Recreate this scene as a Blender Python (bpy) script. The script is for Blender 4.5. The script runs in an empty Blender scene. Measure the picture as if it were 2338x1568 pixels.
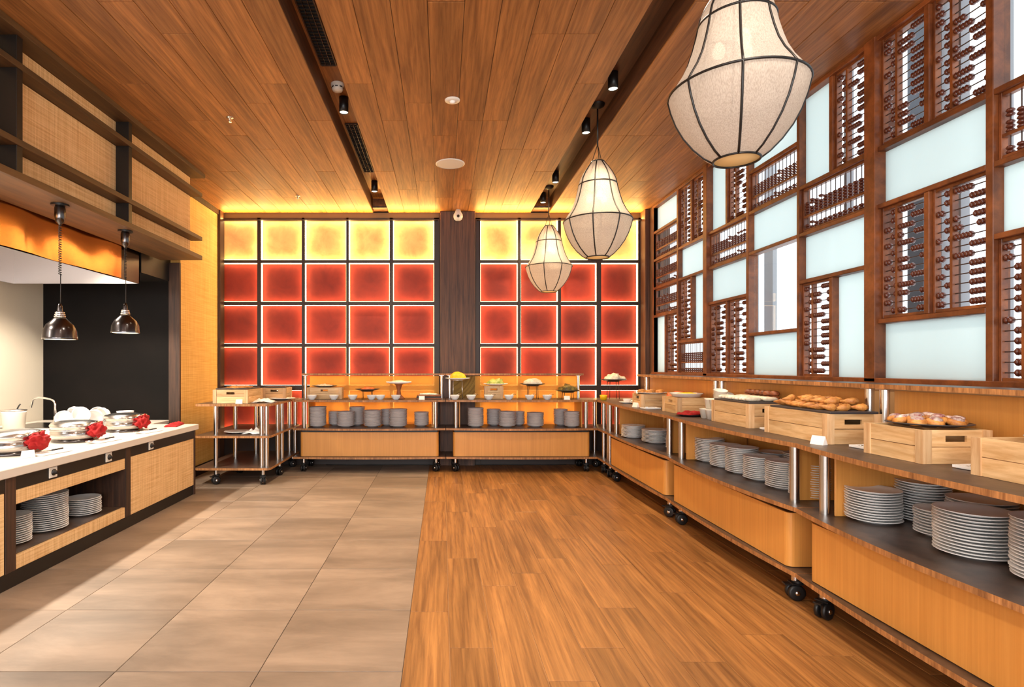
import bpy, bmesh, math, random
from mathutils import Vector, Matrix, noise
random.seed(7)
R = random.Random(11)
PI = math.pi
S = bpy.context.scene
COL = S.collection

# ------------------------------------------------------------------ camera
cam_d = bpy.data.cameras.new('camera'); cam = bpy.data.objects.new('camera', cam_d); COL.objects.link(cam)
cam.location = (0, 0, 1.275); cam.rotation_euler = (PI/2, 0, 0)
cam_d.sensor_width = 36; cam_d.lens = 36*1296/2338
cam_d.shift_x = 159/2338; cam_d.shift_y = 52/2338; cam_d.clip_start = .05
S.camera = cam
# ------------------------------------------------------------------ world
W = bpy.data.worlds.new('world'); S.world = W; W.use_nodes = True
bg = W.node_tree.nodes['Background']; bg.inputs[0].default_value = (.89, .96, 1, 1); bg.inputs[1].default_value = 2.6
S.view_settings.view_transform = 'Standard'; S.view_settings.look = 'None'
S.view_settings.gamma = 1; S.view_settings.use_curve_mapping = False
S.view_settings.exposure = 0.0
try:
    S.cycles.use_denoising = True
    S.cycles.max_bounces = 8; S.cycles.diffuse_bounces = 4; S.cycles.transparent_max_bounces = 12
    S.cycles.sample_clamp_indirect = 4
except Exception: pass

# ------------------------------------------------------------------ lights
def light(name, kind, loc, energy, color, size=.05, rot=(0, 0, 0), spot=None, size_y=None, blend=.5):
    d = bpy.data.lights.new(name, kind); d.energy = energy; d.color = color
    if kind == 'AREA':
        d.size = size
        if size_y: d.shape = 'RECTANGLE'; d.size_y = size_y
    else: d.shadow_soft_size = size
    if kind == 'SPOT': d.spot_size = spot; d.spot_blend = blend
    o = bpy.data.objects.new(name, d); o.location = loc; o.rotation_euler = rot; COL.objects.link(o)
    return o
WARM = (1, .80, .52); WARM2 = (1, .88, .72); NEUT = (1, .93, .84)
CAN_R = [(1.26, 4.19), (1.26, 4.98), (1.26, 6.32), (1.26, 7.1)]
CAN_L = [(-.795, 4.58), (-.795, 6.65)]
for x, y in CAN_R: light('can_beam', 'SPOT', (x, y, 3.30), 130, WARM, .04, spot=1.7, blend=.8)
for x, y in CAN_L: light('can_beam', 'SPOT', (x, y, 3.30), 130, WARM, .04, spot=1.7, blend=.8)
# unseen spots added in line with the rows to brighten the room
for y in (-1.6, .2, 1.6, 2.9):
    light('can_beam', 'SPOT', (1.26, y, 3.28), 95, WARM2, .1, spot=2.4, blend=.9)
    light('can_beam', 'SPOT', (-.795, y, 3.28), 90, WARM2, .1, spot=2.4, blend=.9)
# unseen fill lights added behind the camera for surfaces that face it
for x in (-1.6, .6): 
    light('room_fill', 'POINT', (x, -1.2, 2.3), 95, WARM2, .3)
# broad cool fill added behind the camera, as if from a glazed front
light('front_fill', 'AREA', (-.8, -3.1, 1.7), 230, (.93, .96, 1), 7.0, rot=(PI/2, 0, 0), size_y=2.3)
# kitchen hood lights and heat lamps
for y in (3.1, 3.9, 4.7, 5.3): light('hood_light', 'SPOT', (-3.25, y, 2.3), 150, WARM2, .05, spot=2.2, blend=.4, rot=(0, .1, 0))
light('kitchen_lamp', 'POINT', (-3.7, 2.4, 2.2), 25, NEUT, .2)
for x, y, z in ((-2.60, 3.86, 1.50), (-2.575, 4.61, 1.585)): light('heat_bulb', 'SPOT', (x, y, z), 40, WARM, .05, spot=2.3, blend=.5)
PEND = [(1.285, 2.48), (1.285, 4.70), (1.285, 6.85)]
for x, y in PEND:
    for k in range(3):
        a = k*2*PI/3+.5
        light('pendant_bulb', 'POINT', (x+.07*math.cos(a), y+.07*math.sin(a), 2.60), .15, WARM2, .03)

# light added along the top bar to put a golden glow on the ceiling
for x0, x1 in ((-2.86, -.06), (.44, 2.58)): light('ceiling_glow_fill', 'AREA', ((x0+x1)/2, 7.30, 3.17), 28, (1, .56, .14), x1-x0, rot=(PI+.36, 0, 0), size_y=.03)

# ------------------------------------------------------------------ materials
def mat(name, color, rough=.5, metal=0, spec=.5, coat=0):
    m = bpy.data.materials.new(name); m.use_nodes = True
    b = m.node_tree.nodes['Principled BSDF']
    b.inputs['Base Color'].default_value = (*color, 1); b.inputs['Roughness'].default_value = rough
    b.inputs['Metallic'].default_value = metal
    b.inputs['Specular IOR Level'].default_value = spec
    b.inputs['Coat Weight'].default_value = coat
    m.diffuse_color = (*color, 1)
    return m
def srgb(r, g, b):
    f = lambda c: (c/255/12.92) if c/255 <= .04045 else ((c/255+.055)/1.055)**2.4
    return (f(r), f(g), f(b))
def nodes(m): return m.node_tree.nodes, m.node_tree.links
def woodmat(name, c1, c2, scale=(30, 1.2, 30), rough=.45, rnd=.25, detail=6, bump=.05, spec=.5, coords='Object', var=(.72, 1.18)):
    """c1/c2 light and dark tone of the grain; scale stretches the noise; rnd = tone shift per object"""
    m = mat(name, c1, rough, spec=spec); N, L = nodes(m); b = N['Principled BSDF']
    tc = N.new('ShaderNodeTexCoord'); mp = N.new('ShaderNodeMapping'); mp.inputs['Scale'].default_value = scale
    oi = N.new('ShaderNodeObjectInfo')
    ad = N.new('ShaderNodeVectorMath'); ad.operation = 'ADD'
    mul = N.new('ShaderNodeMath'); mul.operation = 'MULTIPLY'; mul.inputs[1].default_value = 37
    L.new(oi.outputs['Random'], mul.inputs[0])
    L.new(tc.outputs[coords], mp.inputs[0]); L.new(mp.outputs[0], ad.inputs[0]); L.new(mul.outputs[0], ad.inputs[1])
    n = N.new('ShaderNodeTexNoise'); n.inputs['Scale'].default_value = 1; n.inputs['Detail'].default_value = detail
    n.inputs['Roughness'].default_value = .65; n.inputs['Distortion'].default_value = .4
    L.new(ad.outputs[0], n.inputs['Vector'])
    r = N.new('ShaderNodeValToRGB'); r.color_ramp.elements[0].position = .36; r.color_ramp.elements[1].position = .66
    r.color_ramp.elements[0].color = (*c2, 1); r.color_ramp.elements[1].color = (*c1, 1)
    L.new(n.outputs['Fac'], r.inputs[0])
    n2 = N.new('ShaderNodeTexNoise'); n2.inputs['Scale'].default_value = .22; n2.inputs['Detail'].default_value = 3
    L.new(ad.outputs[0], n2.inputs['Vector'])
    hs = N.new('ShaderNodeHueSaturation')
    mr = N.new('ShaderNodeMapRange'); mr.inputs['To Min'].default_value = 1-rnd; mr.inputs['To Max'].default_value = 1+rnd*.7
    L.new(oi.outputs['Random'], mr.inputs[0])
    m2 = N.new('ShaderNodeMapRange'); m2.inputs['From Min'].default_value = .3; m2.inputs['From Max'].default_value = .7
    m2.inputs['To Min'].default_value = var[0]; m2.inputs['To Max'].default_value = var[1]
    L.new(n2.outputs['Fac'], m2.inputs[0])
    mm = N.new('ShaderNodeMath'); mm.operation = 'MULTIPLY'; L.new(mr.outputs[0], mm.inputs[0]); L.new(m2.outputs[0], mm.inputs[1])
    L.new(mm.outputs[0], hs.inputs['Value']); L.new(r.outputs[0], hs.inputs['Color'])
    L.new(hs.outputs[0], b.inputs['Base Color'])
    if bump:
        bp = N.new('ShaderNodeBump'); bp.inputs['Strength'].default_value = bump; bp.inputs['Distance'].default_value = .01
        L.new(n.outputs['Fac'], bp.inputs['Height']); L.new(bp.outputs[0], b.inputs['Normal'])
    return m
def weavemat(name, c1, c2, fa=(0, 0, 1), scale=260, rough=.6, axis='Y', contrast=1):
    """woven rattan: two crossed fine band patterns"""
    m = mat(name, c1, rough, spec=.2); N, L = nodes(m); b = N['Principled BSDF']
    tc = N.new('ShaderNodeTexCoord')
    fac = None
    for sc in ((3, 3, scale*.6), (scale*.5, scale*.5, 2)):
        mp = N.new('ShaderNodeMapping'); mp.inputs['Scale'].default_value = sc
        L.new(tc.outputs['Object'], mp.inputs[0])
        n = N.new('ShaderNodeTexNoise'); n.inputs['Scale'].default_value = 1; n.inputs['Detail'].default_value = 3
        L.new(mp.outputs[0], n.inputs['Vector'])
        if fac is None: fac = n.outputs['Fac']
        else:
            a = N.new('ShaderNodeMath'); a.operation = 'ADD'; L.new(fac, a.inputs[0]); L.new(n.outputs['Fac'], a.inputs[1]); fac = a.outputs[0]
    r = N.new('ShaderNodeValToRGB'); r.color_ramp.elements[0].position = .0; r.color_ramp.elements[1].position = 1
    r.color_ramp.elements[0].color = (*c2, 1); r.color_ramp.elements[1].color = (*c1, 1)
    mr = N.new('ShaderNodeMapRange'); mr.inputs['From Min'].default_value = .75; mr.inputs['From Max'].default_value = 1.2
    L.new(fac, mr.inputs[0]); L.new(mr.outputs[0], r.inputs[0]); L.new(r.outputs[0], b.inputs['Base Color'])
    bp = N.new('ShaderNodeBump'); bp.inputs['Strength'].default_value = .15; bp.inputs['Distance'].default_value = .005
    L.new(fac, bp.inputs['Height']); L.new(bp.outputs[0], b.inputs['Normal'])
    return m
def noisemat(name, c1, c2, scale=4, rough=.5, rnd=.1, stretch=(1, 1, 1), bump=0, spec=.5, metal=0):
    m = woodmat(name, c1, c2, scale=tuple(scale*s for s in stretch), rough=rough, rnd=rnd, bump=bump, spec=spec)
    m.node_tree.nodes['Principled BSDF'].inputs['Metallic'].default_value = metal
    return m
def emimat(name, color, strength):
    m = bpy.data.materials.new(name); m.use_nodes = True; N, L = nodes(m)
    N.remove(N['Principled BSDF']); e = N.new('ShaderNodeEmission'); e.inputs[0].default_value = (*color, 1); e.inputs[1].default_value = strength
    L.new(e.outputs[0], N['Material Output'].inputs[0]); return m
def transmat(name, color, tr, alpha=0.0, tint=(1, 1, 1)):
    """diffuse + translucent sheet, alpha = share of see-through"""
    m = bpy.data.materials.new(name); m.use_nodes = True; N, L = nodes(m); N.remove(N['Principled BSDF'])
    d = N.new('ShaderNodeBsdfDiffuse'); d.inputs[0].default_value = (*color, 1)
    t = N.new('ShaderNodeBsdfTranslucent'); t.inputs[0].default_value = (*color, 1)
    mx = N.new('ShaderNodeMixShader'); mx.inputs[0].default_value = tr
    L.new(d.outputs[0], mx.inputs[1]); L.new(t.outputs[0], mx.inputs[2]); out = mx.outputs[0]
    if alpha:
        tp = N.new('ShaderNodeBsdfTransparent'); tp.inputs[0].default_value = (*tint, 1); m2 = N.new('ShaderNodeMixShader'); m2.inputs[0].default_value = alpha
        L.new(out, m2.inputs[1]); L.new(tp.outputs[0], m2.inputs[2]); out = m2.outputs[0]
    L.new(out, N['Material Output'].inputs[0]); return m, d, t

M = {}
M['ceil'] = woodmat('ceiling_wood', srgb(178, 118, 62), srgb(128, 79, 38), (44, 2.0, 44), .5, .09)
M['ceil_dark'] = woodmat('recess_wood', srgb(110, 68, 40), srgb(70, 42, 26), (30, 1.6, 30), .5, .05)
M['plank'] = woodmat('floor_wood', srgb(178, 122, 66), srgb(128, 83, 43), (46, 1.8, 46), .38, .09)
M['grout'] = mat('grout', srgb(190, 150, 112), .8)
M['tile'] = noisemat('floor_tile', srgb(158, 137, 119), srgb(122, 106, 92), 1.6, .42, .04, (.8, 2.4, 1), .01)
M['tile_joint'] = mat('tile_joint', srgb(100, 78, 64), .8)
M['darkwood'] = woodmat('dark_wood', srgb(78, 50, 34), srgb(44, 28, 20), (40, 40, 2), .5, .05)
M['column'] = woodmat('column_wood', srgb(112, 74, 50), srgb(62, 38, 26), (34, 34, 1.5), .55, .05)
M['frame'] = mat('dark_frame', srgb(48, 32, 24), .5)
M['board'] = woodmat('soffit_board', srgb(104, 72, 38), srgb(74, 50, 28), (20, 1.5, 20), .5, .03)
M['black'] = mat('black', srgb(22, 18, 17), .4)
M['blackwall'] = noisemat('black_wall', srgb(18, 14, 13), srgb(11, 9, 9), 2, .5, 0, spec=.12)
M['beige'] = mat('beige_wall', srgb(186, 176, 160), .6)
M['rattan'] = weavemat('rattan_weave', srgb(238, 198, 144), srgb(206, 158, 104))
M['rattan_gold'] = weavemat('rattan_gold', srgb(250, 208, 124), srgb(228, 176, 90))
M['amber'], d_, t_ = transmat('amber_screen', srgb(255, 214, 124), .55, .25, (1, .9, .65))
M['redpanel'] = noisemat('red_panel', srgb(150, 44, 28), srgb(124, 32, 22), 3, .7, .05)
M['yelpanel'] = noisemat('yellow_panel', srgb(206, 160, 96), srgb(170, 118, 62), 5, .7, .05)
_b = M['yelpanel'].node_tree.nodes['Principled BSDF']; _b.inputs['Emission Color'].default_value = (1, .58, .2, 1); _b.inputs['Emission Strength'].default_value = .32   # backlit
M['led'] = emimat('led_strip', (1, .62, .26), 12)
M['led_top'] = emimat('led_strip_top', (1, .74, .36), 24)
M['lattice'] = woodmat('lattice_wood', srgb(140, 78, 38), srgb(92, 46, 22), (8, 8, 8), .42, .1)
M['bead'] = mat('bead', srgb(88, 40, 26), .32, spec=.6)
M['rod'] = mat('rod', srgb(62, 46, 42), .4)
M['frost'], d_, t_ = transmat('frosted_glass', (.76, .84, .84), .7)
M['laminate'] = noisemat('dark_laminate', srgb(88, 68, 56), srgb(62, 48, 40), 14, .4, 0)
M['edge'] = woodmat('ply_edge', srgb(196, 138, 84), srgb(138, 90, 52), (70, 70, 8), .5, 0)
M['orange'] = woodmat('orange_veneer', srgb(222, 156, 78), srgb(212, 145, 69), (90, 90, 1.5), .42, .02, var=(.95, 1.04))
M['steel'] = mat('steel', (.72, .70, .68), .22, 1)
M['steel_brushed'] = mat('brushed_steel', (.62, .58, .56), .34, 1)
M['steel_pan'] = mat('pan_steel', (.45, .42, .40), .18, 1)
M['copper'] = mat('copper_sheet', srgb(240, 168, 98), .2, 1)
M['chrome'] = mat('chrome', (.8, .8, .8), .1, 1)
M['gun'] = mat('dark_chrome', (.11, .10, .10), .2, 1)
M['rubber'] = mat('black_rubber', srgb(24, 22, 22), .45)
M['white'] = mat('white_ceramic', srgb(242, 240, 238), .42, spec=.35)
M['bowl'] = mat('grey_ceramic', srgb(196, 188, 186), .3)
M['whiteplastic'] = mat('white_plastic', srgb(228, 222, 212), .4)
M['slab'] = mat('white_stone', srgb(222, 212, 200), .25)
M['crate'] = woodmat('crate_pine', srgb(236, 200, 150), srgb(208, 162, 108), (4, 4, 40), .6, .1)
M['crate_v'] = woodmat('crate_pine_upright', srgb(230, 194, 148), srgb(204, 158, 110), (40, 40, 4), .6, .1)
M['slate'] = mat('slate', srgb(58, 54, 56), .5)
M['redcloth'] = mat('red_cloth', srgb(150, 2, 5), .85)
M['card'] = mat('paper_card', srgb(248, 242, 236), .6)
M['shade'], sd, st = transmat('linen_shade', srgb(226, 214, 200), .55, .07)
for nd in (sd, st):     # linen weave
    N, L = nodes(M['shade']); tc = N.new('ShaderNodeTexCoord'); mp = N.new('ShaderNodeMapping'); mp.inputs['Scale'].default_value = (300, 300, 40)
    n = N.new('ShaderNodeTexNoise'); n.inputs['Scale'].default_value = 1; n.inputs['Detail'].default_value = 4
    r = N.new('ShaderNodeValToRGB'); r.color_ramp.elements[0].color = (*srgb(196, 182, 170), 1); r.color_ramp.elements[1].color = (*srgb(220, 210, 200), 1)
    r.color_ramp.elements[0].position = .35; r.color_ramp.elements[1].position = .6
    L.new(tc.outputs['Object'], mp.inputs[0]); L.new(mp.outputs[0], n.inputs['Vector']); L.new(n.outputs['Fac'], r.inputs[0]); L.new(r.outputs[0], nd.inputs[0])
M['diffuser'], d_, t_ = transmat('lamp_diffuser', srgb(255, 240, 205), .6)
M['bulb'] = emimat('bulb_glow', (1, .85, .6), 4.5)
M['spotglow'] = emimat('spot_glow', (1, .88, .66), 6)
M['heatglow'] = emimat('heat_glow', (1, .80, .50), 7)
M['grille'] = mat('vent_black', srgb(20, 17, 18), .5)
M['concrete'] = mat('outside_concrete', srgb(150, 150, 155), .8)
M['facade'] = mat('outside_dark', srgb(70, 74, 84), .6)
M['warmpaint'] = mat('warm_paint', srgb(190, 150, 105), .7)
def foodmat(name, a, b, sc=40): return noisemat(name, srgb(*a), srgb(*b), sc, .5, .12, bump=.1)
M['pastry'] = foodmat('golden_pastry', (222, 158, 82), (176, 104, 44))
M['brownbun'] = foodmat('brown_bun', (150, 82, 44), (96, 46, 26))
M['berry'] = foodmat('berry_topping', (130, 40, 44), (214, 200, 190))
M['salad'] = foodmat('salad_leaf', (140, 168, 50), (196, 190, 100))
M['yellowfood'] = foodmat('yellow_fruit', (250, 206, 30), (236, 168, 16))
M['whitefood'] = foodmat('white_food', (246, 238, 222), (224, 208, 178))
M['darkfood'] = foodmat('mussel_shell', (60, 50, 34), (140, 120, 40))
M['orangefood'] = foodmat('orange_food', (228, 110, 44), (200, 70, 30))
M['yelcup'] = mat('yellow_cup', srgb(255, 206, 20), .4)
M['clay'] = mat('clay_stand', srgb(150, 84, 44), .6)

# ------------------------------------------------------------------ mesh builder
class MB:
    def __init__(s): s.v = []; s.f = []; s.mi = []; s.sm = []
    def add(s, vs, fs, mi=0, smooth=False):
        o = len(s.v); s.v += [tuple(v) for v in vs]
        for k, f in enumerate(fs):
            s.f.append([i+o for i in f]); s.mi.append(mi[k] if isinstance(mi, list) else mi); s.sm.append(smooth)
        return s
    def box(s, x0, x1, y0, y1, z0, z1, mi=0, c=0):
        if c:   # chamfered box
            vs = []; 
            bm = bmesh.new(); bmesh.ops.create_cube(bm, size=1)
            for v in bm.verts: v.co = Vector((x0 if v.co.x < 0 else x1, y0 if v.co.y < 0 else y1, z0 if v.co.z < 0 else z1))
            bmesh.ops.bevel(bm, geom=bm.edges[:], offset=c, segments=1, affect='EDGES')
            bm.verts.index_update(); s.add([v.co[:] for v in bm.verts], [[v.index for v in f.verts] for f in bm.faces], mi); bm.free(); return s
        return s.add([(x0, y0, z0), (x1, y0, z0), (x1, y1, z0), (x0, y1, z0), (x0, y0, z1), (x1, y0, z1), (x1, y1, z1), (x0, y1, z1)],
                     [[0, 3, 2, 1], [4, 5, 6, 7], [0, 1, 5, 4], [1, 2, 6, 5], [2, 3, 7, 6], [3, 0, 4, 7]], mi)
    def prism(s, pts, z0, z1, mt=0, ms=0):
        n = len(pts)
        return s.add([(x, y, z0) for x, y in pts]+[(x, y, z1) for x, y in pts],
                     [list(range(n))[::-1], list(range(n, 2*n))]+[[i, (i+1) % n, (i+1) % n+n, i+n] for i in range(n)], [ms, mt]+[ms]*n)
    def lathe(s, prof, seg=20, c=(0, 0, 0), axis='z', mi=0, smooth=True, cap=True, sx=1, sy=1):
        vs = []; fs = []
        for r, z in prof:
            for k in range(seg):
                a = 2*PI*k/seg; p = (r*math.cos(a)*sx, r*math.sin(a)*sy, z)
                if axis == 'y': p = (p[0], p[2], p[1])
                if axis == 'x': p = (p[2], p[0], p[1])
                vs.append((p[0]+c[0], p[1]+c[1], p[2]+c[2]))
        for j in range(len(prof)-1):
            for k in range(seg):
                k2 = (k+1) % seg; fs.append([j*seg+k, j*seg+k2, (j+1)*seg+k2, (j+1)*seg+k])
        s.add(vs, fs, mi, smooth)
        if cap:
            o = len(s.v)-len(vs)
            if prof[0][0] > 1e-4: s.add(vs[:seg], [list(range(seg))[::-1]], mi)
            if prof[-1][0] > 1e-4: s.add(vs[-seg:], [list(range(seg))], mi)
        return s
    def cyl(s, r, z0, z1, c=(0, 0), seg=16, mi=0, axis='z'):
        cc = (c[0], c[1], 0)
        if axis == 'x': cc = (0, c[0], c[1])
        if axis == 'y': cc = (c[0], 0, c[1])
        return s.lathe([(r, z0), (r, z1)], seg, cc, axis, mi)
    def tube(s, pts, r, seg=6, mi=0, closed=False):
        pts = [Vector(p) for p in pts]; n = len(pts); vs = []; fs = []
        for i, p in enumerate(pts):
            if closed: t = pts[(i+1) % n]-pts[i-1]
            else: t = pts[min(i+1, n-1)]-pts[max(i-1, 0)]
            t.normalize(); u = t.orthogonal() if i == 0 else (u-t*u.dot(t))
            u.normalize(); w = t.cross(u); rr = r[i] if isinstance(r, (list, tuple)) else r
            for k in range(seg):
                a = 2*PI*k/seg; vs.append(p+(u*math.cos(a)+w*math.sin(a))*rr)
        m = n if closed else n-1
        for i in range(m):
            j = (i+1) % n
            for k in range(seg): fs.append([i*seg+k, i*seg+(k+1) % seg, j*seg+(k+1) % seg, j*seg+k])
        if not closed: fs.append(list(range(seg))[::-1]); fs.append([(n-1)*seg+k for k in range(seg)])
        return s.add(vs, fs, mi, True)
    def mesh(s, name, mats):
        me = bpy.data.meshes.new(name); me.from_pydata(s.v, [], s.f)
        for m in (mats if isinstance(mats, (list, tuple)) else [mats]): me.materials.append(m)
        me.polygons.foreach_set('material_index', s.mi); me.polygons.foreach_set('use_smooth', s.sm)
        bm = bmesh.new(); bm.from_mesh(me); bmesh.ops.recalc_face_normals(bm, faces=bm.faces[:]); bm.to_mesh(me); bm.free()
        me.update(); return me
    def build(s, name, mats, parent=None, **kw): return link(s.mesh(name, mats), name, parent, **kw)
def link(me, name, parent=None, loc=None, rot=None, kind=None, label=None):
    o = bpy.data.objects.new(name, me); COL.objects.link(o); o.parent = parent
    if loc is not None: o.location = loc
    if rot is not None: o.rotation_euler = rot
    if kind: o['kind'] = kind
    if label: o['label'] = label
    return o
def tag(o, label, cat, group=None, kind=None):
    o['label'] = label; o['category'] = cat
    if group: o['group'] = group
    if kind: o['kind'] = kind
    return o
def empty(name, loc=(0, 0, 0), rz=0, label=None, cat=None, group=None, kind=None, rot=None):
    o = bpy.data.objects.new(name, None); COL.objects.link(o); o.location = loc
    o.rotation_euler = rot or (0, 0, rz); o.empty_display_size = .1
    if label: o['label'] = label
    if cat: o['category'] = cat
    if group: o['group'] = group
    if kind: o['kind'] = kind
    return o
def dup(root, loc=None, rot=None, label=None, group=None):
    r = root.copy(); COL.objects.link(r)
    if loc is not None: r.location = loc
    if rot is not None: r.rotation_euler = rot
    if label: r['label'] = label
    if group: r['group'] = group
    for ch in list(root.children):
        c = ch.copy(); COL.objects.link(c); c.parent = r
        for g in list(ch.children):
            d = g.copy(); COL.objects.link(d); d.parent = c
    return r
ZC = 3.264; YB = 7.45; XW = 2.625; XL = -2.86

# ------------------------------------------------------------------ floor
fl = MB().box(-4.6, 2.9, -3.2, 7.7, -.12, -.012).build('floor', M['tile_joint'], kind='structure')
XB = -.166
for i in range(5):
    for j in range(-5, 9):
        y0 = 2.371+.6*j-.6*0; x1 = XB-.6*i
        if y0 > 7.5: continue
        MB().box(-.2985, .2985, -.2985, .2985, -.012, 0, c=.0012).build('tile', M['tile'], fl, loc=(x1-.3, y0+.3, R.uniform(-.0003, .0003))) if not (i or j+5) else None
tile_me = MB().box(-.2985, .2985, -.2985, .2985, -.012, 0, c=.0012).mesh('tile', M['tile'])
for o in [c for c in fl.children]: bpy.data.objects.remove(o)
for i in range(6):
    for j in range(-6, 9):
        link(tile_me, 'tile', fl, loc=(XB-.6*i-.3, 2.371+.6*j+.3, R.uniform(-.0003, .0003)))
pw = .1985; pk_me = MB().box(-pw/2+.0012, pw/2-.0012, -.5985, .5985, -.012, 0, c=.001).mesh('plank', M['plank'])
MB().box(XB, XW, -1.6, 7.6, -.0125, -.0035).build('grout', M['grout'], fl)
offs = [2.951, 2.57, 3.30, 2.30, 2.57, 3.0, 2.45, 3.2, 2.7, 2.5, 3.1, 2.35, 2.9, 3.3]
for i in range(14):
    y = offs[i]-1.2*4
    while y < 7.5:
        link(pk_me, 'plank', fl, loc=(XB+pw*(i+.5), y+.6, R.uniform(-.0004, .0004)), rot=(0, 0, 0)); y += 1.2

# ------------------------------------------------------------------ ceiling
ce = MB().box(-4.6, 2.9, -3.2, 7.7, ZC+.20, ZC+.3).build('ceiling', M['ceil_dark'], kind='structure')
def ceil_strip(x0, x1, n):
    w = (x1-x0)/n; me = MB().box(-w/2+.0015, w/2-.0015, -.8985, .8985, 0, .014, c=.002).mesh('plank', M['ceil'])
    for i in range(n):
        y = -3.2+R.choice([.0, .6, 1.2, .3, .9])
        if y > -3.1: link(me, 'plank', ce, loc=(x0+w*(i+.5), y-.9, ZC))
        while y < 5.65+.2:
            link(me, 'plank', ce, loc=(x0+w*(i+.5), y+.9, ZC+R.uniform(0, .0008))); y += 1.8
        if y < YB:   # last board cut at the back wall
            MB().box(-w/2+.0015, w/2-.0015, 0, YB-y, 0, .014).build('plank', M['ceil'], ce, loc=(x0+w*(i+.5), y, ZC))
    MB().box(x0, x1, -3.2, 7.6, ZC+.012, ZC+.2).build('ceiling_slab', M['ceil_dark'], ce)
ceil_strip(-2.87, -.895, 10); ceil_strip(-.695, 1.145, 9); ceil_strip(1.38, XW, 6)
MB().box(-4.6, -2.87, -3.2, 7.6, ZC, ZC+.2).build('ceiling_slab', M['black'], ce)
for x0, x1 in ((-.895, -.695), (1.145, 1.38)):
    MB().box(x0, x1, 7.33, 7.6, ZC+.02, ZC+.2).build('recess_end', M['ceil_dark'], ce)
    MB().box(x0, x1, -3.2, 7.33, ZC+.18, ZC+.2).build('recess_top', M['ceil_dark'] if x0 > 0 else M['ceil'], ce)

# ------------------------------------------------------------------ back wall with backlit panels
wb = MB().box(-4.6, 2.9, 7.45, 7.6, 0, ZC+.01).build('wall_back', M['frame'], kind='structure')
rows = [(2.655, 3.178), (2.114, 2.614), (1.568, 2.068), (1.028, 1.525), (.465, .965)]
lc = [(-2.88, -2.40), (-2.352, -1.822), (-1.782, -1.247), (-1.213, -.684), (-.638, -.109)]
rc = [(.494, .977), (1.017, 1.497), (1.538, 2.0), (2.058, 2.538)]
for cs in (lc, rc):
    xa = cs[0][0]-.045; xb = cs[-1][1]+.05
    # vertical bars and horizontal bars of the frame
    MB().box(xa-.03, xb+.02, 7.35, YB, 3.178, ZC, c=.003).build('frame_bar', M['frame'], wb)
    for (z0, z1), (w0, w1) in zip(rows[1:], rows[:-1]): MB().box(xa, xb, 7.355, YB, z1, w0, c=.003).build('frame_bar', M['frame'], wb)
    MB().box(xa, xb, 7.355, YB, .0, .465, c=.003).build('frame_bar', M['frame'], wb)
    MB().box(xa, xb, 7.288, 7.35, 3.155, 3.162).build('glow_fill_bar', M['frame'], wb)  # thin bar added beneath the made-up ceiling glow light
    for k in range(len(cs)-1): MB().box(cs[k][1], cs[k+1][0], 7.35, YB, .05, 3.2, c=.003).build('frame_bar', M['frame'], wb)
    for x in (xa-.03, cs[-1][1]): MB().box(x, x+.075, 7.35, YB, .0, 3.2, c=.003).build('frame_bar', M['frame'], wb)
    for ri, (z0, z1) in enumerate(rows):
        for x0, x1 in cs:
            p = MB().box(x0, x1, 7.436, 7.45, z0, z1).build('panel', M['yelpanel' if ri == 0 else 'redpanel'], wb, label='yellow rattan panel glowing at its edges' if ri == 0 else 'red panel glowing at its edges')
            t = .0045; y0, y1 = 7.375, 7.42
            b = MB(); b.box(x0, x0+t, y0, y1, z0, z1); b.box(x1-t, x1, y0, y1, z0, z1); b.box(x0+t, x1-t, y0, y1, z0, z0+t); b.box(x0+t, x1-t, y0, y1, z1-t, z1)
            b.build('led_strip', M['led_top' if ri == 0 else 'led'], p)
MB().box(-.03, .42, 7.28, YB, 0, ZC, c=.004).build('pillar', M['column'], wb, label='brown wood pillar between the glowing panels')
MB().box(-.10, -.03, 7.36, YB, 0, ZC).build('pillar_side', M['black'], wb)
MB().box(.42, .449, 7.36, YB, 0, ZC).build('pillar_side', M['black'], wb)
# left walls
wl = MB().box(-2.97, XL, 6.20, 7.45, 0, ZC).build('wall_left', M['rattan_gold'], kind='structure')
MB().box(-2.975, XL+.004, 6.17, 6.20, 0, 2.4).build('end_trim', M['darkwood'], wl)
MB().box(XL, XL+.035, 7.22, 7.36, 0, ZC, c=.003).build('corner_post', M['darkwood'], wl)
MB().box(XL, XL+.02, 5.9, 7.25, ZC-.06, ZC).build('top_trim', M['darkwood'], wl)
MB().box(XL, XL+.015, 6.2, 7.25, 0, .12).build('baseboard_left', M['black'], wl)
wk = MB().box(-4.40, -2.97, 6.20, 6.3, 0, ZC).build('wall_kitchen', M['blackwall'], kind='structure')
wk2 = MB().box(-4.6, -4.36, -3.2, 6.2, 0, ZC).build('wall_kitchen_side', M['beige'], kind='structure')
ws = MB().box(-4.6, 2.9, -3.3, -3.2, 0, .5).build('wall_rear', M['warmpaint'], kind='structure')  # unseen rear wall; its opening and mullions are added for frontal fill
MB().box(-4.6, 2.9, -3.3, -3.2, 2.9, ZC+.2).build('lintel', M['warmpaint'], ws)
for k in range(7): MB().box(-4.6+k*1.24, -4.54+k*1.24, -3.28, -3.2, .5, 2.9).build('mullion', M['frame'], ws)

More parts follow.
